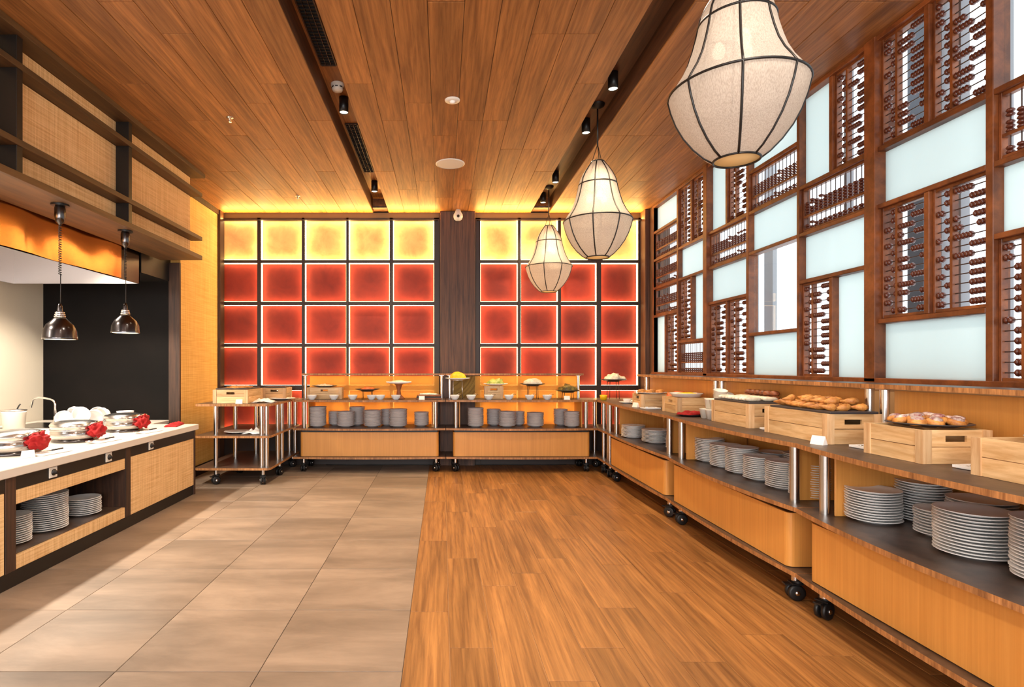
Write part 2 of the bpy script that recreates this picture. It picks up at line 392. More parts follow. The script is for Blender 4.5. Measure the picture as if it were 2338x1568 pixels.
# ------------------------------------------------------------------ right window wall
wr = MB().box(XW, XW+.2, -3.2, 7.6, 0, 1.18).build('wall_right', M['warmpaint'], kind='structure')
MB().box(XW-.0, XW+.2, 7.04, 7.5, 1.18, ZC+.01).build('corner_pier', M['column'], wr, label='brown wood pier in the back right corner')
MB().box(XW-.06, XW, 7.18, 7.35, 0, ZC, c=.004).build('pier_post', M['column'], wr)
MOD = .345; Z0 = 1.20
BAY = [(7.04, 6.35), (6.31, 5.68), (5.60, 4.90), (4.86, 4.20), (4.17, 3.51), (3.42, 2.74), (2.70, 2.0)]  # far, near edges
def zr(k): return Z0+MOD*k
win = empty('window_1', (XW, 0, 0), kind='structure')
def wbox(name, m, y0, y1, z0, z1, x0=0, x1=.07, c=.003): return MB().box(x0, x1, y0, y1, z0, z1, c=c).build(name, m, win)
# mullions
MULL = [(7.04, 7.08), (6.31, 6.35), (5.60, 5.68), (4.86, 4.90), (4.17, 4.20), (3.42, 3.51), (2.70, 2.74), (1.93, 2.0)]
for a, b in MULL: wbox('mullion', M['lattice'], a, b, Z0-.02, ZC, -.02 if b-a > .06 else -.005, .12 if b-a > .06 else .08)
wbox('sill', M['lattice'], -3.1, 7.08, Z0-.045, Z0+.004, -.02, .21)
wbox('head_rail', M['lattice'], 1.9, 7.08, ZC-.03, ZC, -.01, .1)
LAY = [  # per bay: (row0, row1(excl), type)   G glass, C clear, V two upright abaci, H lying abacus, GV glass far + abacus near, VG abacus far + glass near
 [(0, 2, 'GV'), (2, 3, 'H'), (3, 4, 'H'), (4, 5, 'H'), (5, 6, 'G')],
 [(0, 1, 'H'), (1, 3, 'VG'), (3, 4, 'G'), (4, 6, 'V')],
 [(0, 2, 'V'), (2, 3, 'G'), (3, 4, 'H'), (4, 6, 'GV')],
 [(0, 1, 'G'), (1, 3, 'C'), (3, 4, 'G'), (4, 5, 'H'), (5, 6, 'G')],
 [(0, 2, 'VG'), (2, 3, 'G'), (3, 4, 'H'), (4, 6, 'GV')],
 [(0, 1, 'G'), (1, 3, 'V'), (3, 4, 'G'), (4, 6, 'V')],
 [(0, 2, 'V'), (2, 3, 'G'), (3, 4, 'H'), (4, 6, 'C')],
]
BEAD = MB().lathe([(.006, -.0098), (.0135, -.0075), (.0185, 0), (.0135, .0075), (.006, .0098)], 9).mesh('bead', M['bead'])
ROD_ME = {}
bayword = ['bay nearest the back corner', 'second bay from back wall', 'third bay from back wall', 'fourth bay from back wall',
           'bay left of thick mullion', 'bay right of thick mullion', 'bay at right photo edge']
rowword = {(0, 2): 'at the bottom', (0, 1): 'low on the sill', (1, 3): 'in the lower half', (2, 3): 'just under mid height', (3, 4): 'above mid height', (4, 5): 'second row from the ceiling', (4, 6): 'up against the ceiling'}
def abacus(yn, yf, z0, z1, upright, label, near):
    """frame between yn (near) and yf (far); built in wall plane, X across thickness"""
    w = yf-yn; h = z1-z0; a = empty('abacus', (XW+.035, (yn+yf)/2, z0+.002), 0, label, 'abacus', 'abacus screens in the window wall')
    t = .018; d = .016
    for y0, y1, b0, b1 in ((-w/2, -w/2+t, 0, h), (w/2-t, w/2, 0, h), (-w/2+t, w/2-t, 0, t), (-w/2+t, w/2-t, h-t, h)):
        MB().box(-d, d, y0+.001, y1-.001, b0, b1, c=.002).build('frame_rail', M['lattice'], a)
    beads = []
    if upright:
        yd = w/2-t-(w-2*t)*.33      # divider nearer the far (left) side
        MB().box(-d, d, yd-.008, yd+.008, t, h-t).build('divider', M['lattice'], a)
        n = 13; 
        for i in range(n):
            z = t+(h-2*t)*(i+.5)/n
            key = ('u', round(w, 3))
            if key not in ROD_ME: ROD_ME[key] = MB().cyl(.0032, -w/2+t, w/2-t, (0, 0), 6, 0, 'y').mesh('rod', M['rod'])
            link(ROD_ME[key], 'rod', a, loc=(0, 0, z))
            for lo, hi, nb in ((yd+.008, w/2-t, 2), (-w/2+t, yd-.008, 5)):
                k = R.choice([0, nb, nb, R.randint(0, nb)]); bt = .0196
                for q in range(nb):
                    y = lo+bt*(q+.5) if q < k else hi-bt*(nb-q-.5)
                    beads.append((0, y, z))
    else:
        zd = t+(h-2*t)*.33
        MB().box(-d, d, -w/2+t, w/2-t, zd-.008, zd+.008).build('divider', M['lattice'], a)
        n = 13
        for i in range(n):
            y = -w/2+t+(w-2*t)*(i+.5)/n
            key = ('h', round(h, 3))
            if key not in ROD_ME: ROD_ME[key] = MB().cyl(.0032, t, h-t, (0, 0), 6, 0, 'z').mesh('rod', M['rod'])
            link(ROD_ME[key], 'rod', a, loc=(0, y, 0))
            for lo, hi, nb in ((t, zd-.008, 2), (zd+.008, h-t, 5)):
                k = nb if R.random() < .8 else R.randint(nb-2, nb); bt = .0196
                for q in range(nb):
                    z = lo+bt*(q+.5) if q < k else lo+bt*(q+1.3)
                    beads.append((0, y, z))
    rot = (PI/2, 0, 0) if upright else (0, 0, 0)
    if near:
        for p in beads: link(BEAD, 'bead', a, loc=p, rot=rot)
    else:
        b = MB(); prof = [(.006, -.0098), (.0185, 0), (.006, .0098)]
        for p in beads: b.lathe(prof, 7, p, 'y' if upright else 'z')
        b.build('beads', M['bead'], a, kind='stuff')
def pane(m, y0, y1, z0, z1, name='pane'):
    MB().box(.045, .053, y0+.002, y1-.002, z0+.002, z1-.002).build(name, M[m], win)
rt = .028
gm = bpy.data.materials.new('clear_glass'); gm.use_nodes = True; N, L = nodes(gm); N.remove(N['Principled BSDF'])
gl = N.new('ShaderNodeBsdfGlossy'); gl.inputs['Roughness'].default_value = .02; tp = N.new('ShaderNodeBsdfTransparent'); tp.inputs[0].default_value = (.95, .97, .97, 1)
mx = N.new('ShaderNodeMixShader'); mx.inputs[0].default_value = .02
L.new(tp.outputs[0], mx.inputs[1]); L.new(gl.outputs[0], mx.inputs[2]); L.new(mx.outputs[0], N['Material Output'].inputs[0]); M['clear'] = gm
for bi, (yf, yn) in enumerate(BAY):
    near = bi >= 4
    for r0, r1, ty in LAY[bi]:
        z0 = zr(r0)+rt/2; z1 = min(zr(r1)-rt/2, ZC-.03)
        if r0 == 0: z0 = Z0
        if r0: wbox('rail', M['lattice'], yn, yf, zr(r0)-rt/2, zr(r0)+rt/2, -.004, .075)
        L_ = lambda s: f'{s}, {rowword[(r0, r1)]}, {bayword[bi]}'
        ym = (yf+yn)/2
        if ty == 'G': pane('frost', yn, yf, z0, z1, 'frosted_pane')
        if ty == 'C': pane('clear', yn, yf, z0, z1, 'clear_pane')
        if ty in ('V', 'GV', 'VG'):
            wbox('stile', M['lattice'], ym-.017, ym+.017, z0, z1, .0, .07)
        if ty == 'V':
            abacus(yn, ym-.017, z0, z1, True, L_('right one of two upright abaci'), near); abacus(ym+.017, yf, z0, z1, True, L_('left one of two upright abaci'), near)
        if ty == 'GV': pane('frost', ym+.017, yf, z0, z1, 'frosted_pane'); abacus(yn, ym-.017, z0, z1, True, L_('single upright abacus'), near)
        if ty == 'VG': pane('frost', yn, ym-.017, z0, z1, 'frosted_pane'); abacus(ym+.017, yf, z0, z1, True, L_('single upright abacus'), near)
        if ty == 'H': abacus(yn, yf, z0, z1, False, L_('lying abacus with standing rods'), near)
# the window wall goes on past the frame and behind the camera
for k in range(7):
    y1 = 1.93-.72*k; wbox('mullion', M['lattice'], y1-.72, y1-.66, Z0, ZC, 0, .08)
    for q in range(6): pane('frost', y1-.66, y1, zr(q)+.014, zr(q+1)-.014, 'frosted_pane')
    for q in range(1, 6): wbox('rail', M['lattice'], y1-.66, y1, zr(q)-.014, zr(q)+.014, 0, .07)
# outside
for y0, y1, x0, w, m in ((6.70, 6.88, 3.9, .05, 'concrete'), (4.60, 4.76, 3.9, .05, 'facade'), (3.24, 3.27, 2.85, .05, 'concrete'), (3.12, 3.15, 2.85, .05, 'concrete'), (2.88, 2.91, 2.85, .05, 'concrete'), (2.5, 2.53, 2.85, .05, 'concrete'), (4.0, 4.03, 2.85, .05, 'concrete'), (5.2, 5.23, 2.85, .05, 'concrete')):
    o = MB().box(x0, x0+w, y0, y1, -.5, 5).build('exterior_post', M[m], kind='structure')

# ------------------------------------------------------------------ soffit cabinet over the counter
XS = -2.49; XP = -2.60; YE = 5.87
sf = empty('soffit_cabinet', (XS, YE, 2.376), 0, 'long rattan-fronted soffit cabinet with dark shelves over the left counter', 'cabinet')
def sfb(name, m, x0, x1, y0, y1, z0, z1, c=.002, **k):
    o = MB().box(x0-XS, x1-XS, y0-YE, y1-YE, z0-2.376, z1-2.376, c=c).build(name, M[m], sf, **k); return o
Y0S = .9
sfb('body', 'black', -2.925, XP-.02, Y0S, YE-.03, 2.41, ZC-.002)
for z0, z1, xf in ((3.222, ZC-.001, XS+.03), (3.03, 3.068, XS), (2.575, 2.614, XS)):
    sfb('shelf', 'board', XP-.01, xf, Y0S, YE+.02, z0, z1)
sfb('shelf', 'board', -2.925, XS, Y0S, YE+.02, 2.376, 2.42)
FY = [.95, 2.14, 3.33, 4.52]
for y in FY:
    for z0, z1 in ((2.42, 2.575), (2.614, 3.03), (3.068, 3.222)): sfb('fin', 'black', XP-.01, XS-.008, y, y+.05, z0, z1)
for k, y in enumerate(FY):
    y1 = FY[k+1] if k < 3 else YE-.02
    for z0, z1 in ((2.42, 2.575), (2.614, 3.03), (3.068, 3.222)):
        sfb('rattan_panel', 'rattan', XP-.02, XP, y+.05, y1, z0+.002, z1-.002, label='woven straw-coloured rattan panel')
# hood
hd = empty('extractor_hood', (-2.95, 5.58, 2.085), 0, 'copper and steel extractor hood under the soffit on the left', 'hood')
def hb(name, m, x0, x1, y0, y1, z0, z1, c=0): MB().box(x0+2.95, x1+2.95, y0-5.58, y1-5.58, z0-2.085, z1-2.085, c=c).build(name, M[m], hd)
n = 60; b = MB(); vs = []
for i in range(n+1):
    y = .9+(5.2-.9)*i/n; 
    for j in range(5):
        z = 2.085+(2.39-2.085)*j/4; vs.append((.012*math.sin(y*5.3)+.006*math.sin(y*11+1+z*3)+.003*math.sin(z*9+y*7)-.004, y-5.58, z-2.085))
b.add(vs, [[i*5+j, (i+1)*5+j, (i+1)*5+j+1, i*5+j+1] for i in range(n) for j in range(4)], 0, True)
b.build('copper_front', M['copper'], hd)
hb('front_lip', 'gun', -2.985, -2.975, .9, 5.58, 2.085, 2.40)
hb('end_plate', 'steel_brushed', -4.2, -2.975, 5.565, 5.58, 2.085, 2.6)
hb('inner_lining', 'steel_brushed', -2.995, -2.986, .9, 5.565, 2.087, 2.6)
hb('inner_top', 'steel_brushed', -4.2, -2.995, .9, 5.565, 2.6, 2.62)
hb('back_lining', 'steel_brushed', -4.22, -4.2, .9, 5.58, 2.085, 2.6)
hb('duct_box', 'black', -3.5, -2.97, 5.60, 6.19, 2.2, 3.2)
# ------------------------------------------------------------------ left counter
CX = -2.47; CY = 5.68
cu = empty('buffet_counter', (CX, CY, 0), 0, 'long kitchen counter with rattan doors and open plate shelf on the left', 'counter')
def cb(name, m, x0, x1, y0, y1, z0, z1, c=.002, **k): return MB().box(x0-CX, x1-CX, y0-CY, y1-CY, z0, z1, c=c).build(name, M[m], cu, **k)
ZT = .695
XBK = -3.55
cb('worktop', 'slab', XBK, CX+.02, .9, CY+.03, .641, ZT, c=.004)
cb('control_strip', 'black', CX-.03, CX-.002, .9, CY, .559, .641)
cb('plinth', 'black', XBK, CX-.01, .9, CY-.02, 0, .094)
cb('end_panel', 'darkwood', XBK, CX, CY-.03, CY, .0, .641)
for y0, y1 in ((4.43, 4.50), (3.21, 3.29), (2.0, 2.07)): cb('divider', 'darkwood', XBK+.4, CX, y0, y1, .094, .641)
cb('door', 'rattan', CX-.03, CX-.004, 4.505, CY-.035, .096, .556, label='woven rattan door at the far end')
cb('door', 'rattan', CX-.03, CX-.004, 2.075, 3.205, .096, .556, label='woven rattan door at the near end')
cb('fascia', 'rattan', CX-.03, CX-.004, 3.295, 4.425, .474, .557, label='woven rattan strip above the open shelf')
cb('fascia', 'rattan', CX-.03, CX-.004, 3.295, 4.425, .096, .175, label='woven rattan strip below the open shelf')
cb('shelf', 'laminate', CX-.5, CX-.03, 3.29, 4.43, .155, .178)
cb('back_panel', 'black', CX-.53, CX-.5, 3.29, 4.43, .094, .62)
for y in (3.60, 4.20, 4.81):
    sw = empty('control_knob', (CX-.002, y, .603), 0, {3.60: 'black rotary control on silver square plate, nearest, above plate shelf', 4.20: 'black rotary control on silver square plate, middle one, above plate shelf', 4.81: 'black rotary control on silver square plate, above the far rattan door'}[y], 'switch', 'rotary switches on the counter front')
    MB().box(0, .006, -.037, .037, -.033, .033, c=.002).build('plate', M['whiteplastic'], sw)
    k = MB().lathe([(.02, .006), (.02, .012), (.013, .014), (.012, .03), (0, .03)], 16, (0, 0, 0), 'x').build('knob', M['black'], sw)
    MB().tube([(.01, .021*math.cos(a), .021*math.sin(a)) for a in [(-1.2+.2*i) for i in range(13)]], .002, 5).build('dial_mark', M['chrome'], sw)
# rear kitchen bench behind the counter
rb = empty('kitchen_bench', (-3.55, 6.1, 0), 0, 'low white rear bench with sink behind the buffet counter', 'counter')
MB().box(-.8, -.002, -5.2, .095, .655, .69, c=.003).build('worktop', M['slab'], rb)
MB().box(-.002, .58, -.385, .095, .655, .69, c=.003).build('worktop', M['slab'], rb)
MB().box(-.78, -.02, -5.2, .09, 0, .655).build('cabinet', M['steel_brushed'], rb)
MB().box(-.02, .55, -.37, .09, 0, .655).build('cabinet', M['black'], rb)
MB().box(-.62, -.15, -.75, -.25, .691, .697).build('sink_basin', M['gun'], rb)

# ------------------------------------------------------------------ trolleys
def boardpts(Lx, Dp, bow):
    pts = []; n = 12
    for i in range(n+1):
        u = i/n; pts.append((Lx*u, -bow*4*u*(1-u)))
    pts += [(Lx, Dp), (0, Dp)]; return pts
ZTOP, ZMID, ZBOT = .87, .53, .185
def post_mesh(z0, z1, r=.024): return MB().cyl(r, z0, z1, (0, 0), 20).mesh('post', M['steel'])
PU = post_mesh(ZMID, ZTOP-.026); PL = post_mesh(ZBOT, ZMID-.026); PF = post_mesh(.105, ZBOT-.022, .02); PR = post_mesh(ZTOP, 1.162, .022)
PFULL = post_mesh(ZBOT, ZTOP-.026)
def caster_meshes():
    w = MB(); 
    for s in (-1, 1): w.lathe([(.0, s*.008), (.034, s*.008), (.044, s*.011), (.044, s*.026), (.034, s*.029), (0, s*.029)], 18, (0, 0, .044), 'x')
    h = MB().lathe([(.0, .029), (.014, .029), (.012, .034), (0, .034)], 10, (0, 0, .044), 'x').lathe([(0, -.034), (.012, -.034), (.014, -.029), (0, -.029)], 10, (0, 0, .044), 'x')
    f = MB(); f.cyl(.03, .096, .108, (0, .012), 14); f.box(-.006, .006, -.02, .03, .03, .1); 
    f.box(-.033, .033, -.028, .03, .088, .096, c=.002); f.box(-.02, .02, -.062, -.02, .082, .09, c=.002)
    return w.mesh('wheel', M['rubber']), h.mesh('hub', M['chrome']), f.mesh('fork', M['rubber'])
CW, CH, CF = caster_meshes()
def caster(par, x, y, a):
    w = link(CF, 'caster', par, loc=(x, y, 0), rot=(0, 0, a)); link(CW, 'wheel', w); link(CH, 'hub', w)
def trolley(name, loc, rz, Lx, Dp, label, bow=.06, riser=(.1, .1), xs=None, riser_end=(0, 0)):
    t = empty(name, loc, rz, label, 'trolley', 'wheeled buffet trolleys')
    for nm, z in (('counter_board', ZTOP), ('middle_shelf', ZMID), ('bottom_shelf', ZBOT)):
        bb = bow if nm != 'bottom_shelf' else bow*.6
        MB().prism(boardpts(Lx-.004, Dp, bb), z-.024, z, 0, 1).build(nm, [M['laminate'], M['edge']], t)
    # front panel with rounded ends and returns
    r = .035; x0, x1, y0, y1 = .085, Lx-.085, .012, Dp-.12
    def outline(o):
        p = [(x0+o, y1)]
        for k in range(6): a = PI+k*PI/10; p.append((x0+r+(r-o)*math.cos(a), y0+r+(r-o)*math.sin(a)))
        for k in range(6): a = 1.5*PI+k*PI/10; p.append((x1-r+(r-o)*math.cos(a), y0+r+(r-o)*math.sin(a)))
        p.append((x1-o, y1)); return p
    A = outline(0); B = outline(.012); n = len(A); zb, zt = ZBOT+.004, ZMID-.05
    vs = [(x, y, zb) for x, y in A]+[(x, y, zt) for x, y in A]+[(x, y, zb) for x, y in B]+[(x, y, zt) for x, y in B]
    fs = []
    for i in range(n-1):
        fs += [[i, i+1, n+i+1, n+i], [2*n+i, 3*n+i, 3*n+i+1, 2*n+i+1], [n+i, n+i+1, 3*n+i+1, 3*n+i], [i, 2*n+i, 2*n+i+1, i+1]]
    fs += [[0, n, 3*n, 2*n], [n-1, 3*n-1, 4*n-1, 2*n-1]]
    MB().add(vs, fs).build('front_panel', M['orange'], t)
    MB().box(.10, Lx-.10, .05, Dp-.12, ZMID-.05, ZMID-.025).build('underframe', M['black'], t)
    for s in (0, 1):
        xe = .065 if s == 0 else Lx-.065
        link(PU, 'post', t, loc=(xe+(.055 if s == 0 else -.055), .07, 0)); link(PU, 'post', t, loc=(xe+(.055 if s == 0 else -.055), Dp-.07, 0))
        for yy in (.07, Dp-.07): link(PF, 'leg', t, loc=(xe+.05*(1-2*s), yy, 0))
        caster(t, xe+.05*(1-2*s), .07, R.uniform(-1.2, 1.2)); caster(t, xe+.05*(1-2*s), Dp-.07, R.uniform(-1.2, 1.2))
        xp = .165 if s == 0 else Lx-.165
        MB().box(xp-.006, xp+.006, .09, Dp-.05, ZMID+.001, ZTOP-.026, c=.002).build('side_panel', M['orange'], t)
    MB().box(.17, Lx-.17, Dp-.04, Dp-.025, ZMID+.001, ZTOP-.026).build('back_panel', M['orange'] if not riser_end[0] else M['amber'], t)
    return t
def riser(t, Lx, yb, dep, m='orange', ends=(.085, .085), x0=0, x1=None, over=(0, 0)):
    x1 = x1 or Lx
    MB().prism([(x0-over[0], yb), (x1+over[1], yb), (x1+over[1], yb+dep), (x0-over[0], yb+dep)], 1.162, 1.184, 0, 1).build('riser_shelf', [M['laminate'], M['edge']], t)
    MB().box(x0+ends[0], x1-ends[1], yb+.11, yb+.122, ZTOP+.001, 1.15).build('riser_panel', M[m], t)
    for x in (x0+.05, x1-.05): link(PR, 'riser_post', t, loc=(x, yb+.088, 0))
    for x in (x0+.05, x1-.05): MB().box(x-.03, x+.03, yb+.06, yb+.11, 1.154, 1.162).build('bracket', M['steel_brushed'], t)
YU = 6.83
# back pair
t1 = trolley('buffet_trolley', (-1.80, YU, 0), 0, 1.84, .50, 'left of the two trolleys facing the camera, stacked bowls, by the glowing wall', .07, riser_end=(1, 1)); riser(t1, 1.84, .34, .16, 'amber', (.10, .085), over=(-.02, .0))
t2 = trolley('buffet_trolley', (.045, YU, 0), 0, 1.82, .50, 'right of the two trolleys facing the camera, by the glowing wall', .07, riser_end=(1, 1)); riser(t2, 1.74, .34, .16, 'amber', (.085, .04))
# right row, front towards the room (local x runs toward the camera)
XR = 1.86
t3 = trolley('buffet_trolley', (XR, 6.41, 0), -PI/2, 1.71, .62, 'farthest trolley of the window side row, with two low plate stacks', .03)
t4 = trolley('buffet_trolley', (XR, 4.70, 0), -PI/2, 1.71, .62, 'middle trolley of the window side row, long row of plate stacks', .05)
t5 = trolley('buffet_trolley', (XR, 2.985, 0), -PI/2, 1.71, .62, 'nearest trolley of the window side row, large plate stacks, cut off by the frame', .07)
for t in (t3, t4, t5): riser(t, 1.71, .34, .22, 'orange', (.085, .085))
# corner trolleys: open, three boards on steel posts
def corner(loc, pts, posts, casters, label, oposts=()):
    t = empty('corner_trolley', loc, 0, label, 'trolley', 'wheeled buffet trolleys')
    for nm, z in (('counter_board', ZTOP), ('middle_shelf', ZMID), ('bottom_shelf', ZBOT)):
        MB().prism(pts, z-.024, z, 0, 1).build(nm, [M['laminate'], M['edge']], t)
    for x, y in posts:
        link(PU, 'post', t, loc=(x, y, 0)); link(PL, 'post', t, loc=(x, y, 0))
    for x, y in casters: link(PF, 'leg', t, loc=(x, y, 0)); caster(t, x, y, R.uniform(-1, 1))
    return t
def rp(x0, x1, y0, y1, c):  # rounded corner rectangle, front corners only
    p = []
    for k in range(5): a = PI+k*PI/8; p.append((x0+c+c*math.cos(a), y0+c+c*math.sin(a)))
    for k in range(5): a = 1.5*PI+k*PI/8; p.append((x1-c+c*math.cos(a), y0+c+c*math.sin(a)))
    return p+[(x1, y1), (x0, y1)]
lp = [(-2.45, 6.14), (-1.955, 6.14), (-1.91, 6.17), (-1.915, 6.60), (-1.90, 6.72), (-2.45, 6.72), (-2.33, 7.1), (-1.95, 7.24), (-1.87, 7.22)]
corner((0, 0, 0), rp(-2.66, -1.845, 6.07, 7.33, .05), lp, [(-2.45, 6.14), (-1.94, 6.14), (-1.91, 6.66), (-2.43, 6.8), (-1.9, 7.2)], 'open steel-post trolley in the left corner, wooden crates on top')
rpo = [(1.92, 6.50), (1.935, 6.60), (1.93, 6.78), (1.99, 7.0), (2.35, 7.1), (1.93, 7.2), (2.4, 6.55)]
corner((0, 0, 0), [(1.86, 6.415), (2.50, 6.415), (2.50, 7.33), (1.869, 7.33)], rpo, [(1.93, 6.52), (1.94, 6.80), (2.4, 6.6), (1.95, 7.2)], 'small open trolley in the back right corner, yellow cup on top')

# ------------------------------------------------------------------ plates and bowls
def dish(r, h, th=.004, foot=.55):
    return MB().lathe([(0, .003), (r*foot-.004, .003), (r*foot-.002, 0), (r*foot+.002, .0), (r*foot+.003, .004), (r*.8, h*.45), (r, h-.002), (r, h), (r-.003, h), (r*.78, h*.45+th), (r*foot, .0075), (0, .0075)], 24).mesh('plate', M['white'])
def bowl(r, h, m='bowl'):
    return MB().lathe([(0, .003), (r*.5, 0), (r*.53, 0), (r*.55, .006), (r*.85, h*.4), (r, h-.004), (r, h), (r-.004, h), (r*.8, h*.42), (r*.4, .01), (0, .009)], 20).mesh('bowl', M[m])
DM = {}
def stack(x, y, z, r, n, label, kind='plate', pitch=.0125, group='stacked plates on the trolley shelves', jit=.0025):
    key = (kind, r)
    if key not in DM: DM[key] = dish(r, .018) if kind == 'plate' else bowl(r, .03)
    for i in range(n):
        o = link(DM[key], 'plate' if kind == 'plate' else 'bowl', None, loc=(x+R.uniform(-jit, jit), y+R.uniform(-jit, jit), z+.0006+i*pitch), rot=(0, 0, R.uniform(0, 6)))
        tag(o, ('topmost ' if i == n-1 else 'lowest ' if i == 0 else '')+label, kind, 'stack of '+label)
# nearest trolley
stack(2.08, 2.74, ZMID, .115, 12, 'white plate in the front stack beside the first steel post, nearest trolley')
stack(2.19, 2.50, ZMID, .092, 9, 'white plate in the small low stack, nearest trolley')
stack(2.10, 2.245, ZMID, .125, 14, 'white plate in the large front stack, nearest trolley')
stack(2.32, 2.74, ZMID, .11, 15, 'white plate in the rear stack behind the small low one, nearest trolley')
stack(2.345, 2.47, ZMID, .12, 13, 'white plate in the rear stack behind the large one, nearest trolley')
stack(2.12, 1.95, ZMID, .125, 17, 'white plate in the front stack cut by the right frame edge')
stack(2.345, 2.12, ZMID, .12, 17, 'white plate in the rear stack by the right frame edge')
W6 = ['first from the far end', 'second from the far end', 'third from the far end', 'fourth from the far end', 'fifth from the far end', 'nearest one']
for k, (y, n) in enumerate(((4.46, 14), (4.21, 13), (3.98, 14), (3.74, 12), (3.48, 13), (3.24, 15))):
    stack(2.10, y, ZMID, .108, n, 'white plate in the middle trolley front row of stacks, '+W6[k])
for k, (y, n) in enumerate(((4.0, 11), (3.7, 14), (3.4, 12))):
    stack(2.345, y, ZMID, .108, n, 'white plate in the middle trolley back row, '+['far stack', 'centre stack', 'near stack'][k])
stack(2.0, 5.95, ZMID, .12, 10, 'white plate in the farther low stack of the far window side trolley')
stack(2.09, 5.55, ZMID, .135, 10, 'white plate in the wide stack of the far window side trolley')
stack(2.13, 5.10, ZMID, .115, 9, 'white plate in the stack beside the near posts, far window side trolley')
# left counter shelf
stack(-2.67, 3.52, .178, .105, 13, 'white plate in the near stack on the left counter shelf', pitch=.0135)
stack(-2.68, 3.83, .178, .135, 18, 'white plate in the tall wide stack on the left counter shelf', pitch=.0135)
stack(-2.67, 4.22, .178, .118, 9, 'white plate in the low far stack on the left counter shelf', pitch=.0135)
# bowls on the back trolleys
def bx(px, D): return (px-1010)*D/1296
for k, (x, y, r, n, lb) in enumerate((
    (-1.535, 7.00, .105, 16, 'leftmost front stack'), (-1.36, 7.20, .085, 11, 'small rear stack, left'), (-1.19, 7.00, .11, 12, 'second front stack'),
    (-1.08, 7.19, .10, 15, 'tall rear stack'), (-.86, 7.00, .11, 13, 'third front stack'), (-.70, 7.19, .085, 13, 'narrow rear stack'),
    (-.545, 7.00, .112, 14, 'fourth front stack'), (-.26, 7.08, .093, 11, 'small stack by the right post'))):
    stack(x, y, ZMID, r, n, 'grey stoneware bowl on the left back trolley, '+lb, 'bowl', .0145)
for k, (x, y, r, n, lb) in enumerate((
    (.41, 7.00, .10, 15, 'front stack by the left post'), (.65, 7.18, .09, 13, 'rear stack, second'), (.80, 7.00, .107, 12, 'middle front stack'),
    (.97, 7.20, .075, 11, 'narrow rear stack'), (1.145, 7.00, .105, 11, 'single front stack right of middle'), (1.50, 7.19, .09, 13, 'rear right stack'), (1.59, 6.98, .095, 12, 'front right stack'))):
    stack(x, y, ZMID, r, n, 'grey stoneware bowl on the right back trolley, '+lb, 'bowl', .0145)

# ------------------------------------------------------------------ crates
def crate(x0, x1, y0, y1, h, label, hole='y', z=ZTOP, planks=2):
    """wooden crate, world-aligned; hole: which pair of sides has the hand slot"""
    w, d = x1-x0, y1-y0; t = .012
    c = empty('wooden_crate', ((x0+x1)/2, (y0+y1)/2, z+.001), 0, label, 'crate', 'pine crates on the counters')
    def side(ax, s):
        ln = w if ax == 'y' else d
        g = .003; ph = (h-g*(planks-1))/planks
        slot = (hole == ax)
        for k in range(planks):
            z0 = k*(ph+g); z1 = z0+ph
            b = MB()
            if slot and k == planks-1:
                hw = .045; hz = z0+ph*.28; hz1 = hz+.026
                segs = [(-ln/2, -hw, z0, z1), (hw, ln/2, z0, z1), (-hw, hw, z0, hz), (-hw, hw, hz1, z1)]
            else: segs = [(-ln/2, ln/2, z0, z1)]
            for a0, a1, b0, b1 in segs:
                if ax == 'y': yy = s*d/2; b.box(a0, a1, min(yy, yy-s*t), max(yy, yy-s*t), b0, b1)
                else: xx = s*w/2; e = t; b.box(min(xx, xx-s*t), max(xx, xx-s*t), max(a0, -ln/2+e), min(a1, ln/2-e), b0, b1)
            b.build('slat', M['crate'], c)
    for ax in 'xy':
        for s in (-1, 1): side(ax, s)
    for sx in (-1, 1):      # corner battens outside
        for sy in (-1, 1):
            xx = sx*w/2; yy = sy*d/2; bw = .032; bt = .006
            MB().box(min(xx, xx-sx*bw), max(xx, xx-sx*bw), min(yy, yy+sy*bt), max(yy, yy+sy*bt), 0, h).box(min(xx, xx+sx*bt), max(xx, xx+sx*bt), min(yy+sy*bt, yy-sy*bw), max(yy+sy*bt, yy-sy*bw), 0, h).build('batten', M['crate_v'], c)
    MB().box(-w/2+t, w/2-t, -d/2+t, d/2-t, 0, .008).build('base', M['crate'], c)
    return c
crate(1.995, 2.262, 2.94, 3.50, .157, 'long pine crate with hand slot, croissants on top, centre of window row')
crate(2.0, 2.262, 3.70, 4.20, .157, 'long pine crate under the tray of pale finger rolls')
crate(1.985, 2.262, 2.345, 2.66, .14, 'square pine crate carrying the plate of berry pastries')
crate(1.985, 2.262, 1.70, 2.12, .14, 'pine crate cut off by the right edge of the photo')
crate(2.0, 2.262, 4.82, 5.14, .135, 'small pine crate under the white baking dish, window row', hole='x')
crate(1.95, 2.22, 5.56, 5.80, .13, 'smallest pine crate at far end of window row, pale platter on top', hole='x')
crate(-2.50, -2.13, 6.20, 6.70, .148, 'pine crate with hand slot at the left corner trolley front')
crate(-2.20, -1.92, 6.95, 7.22, .14, 'small pine crate behind the slotted one in the left corner')
crate(-1.67, -1.25, 7.02, 7.15, .14, 'wide low pine box at left end of the back trolleys')
crate(.53, .75, 7.04, 7.15, .16, 'small pine box carrying the green salad')

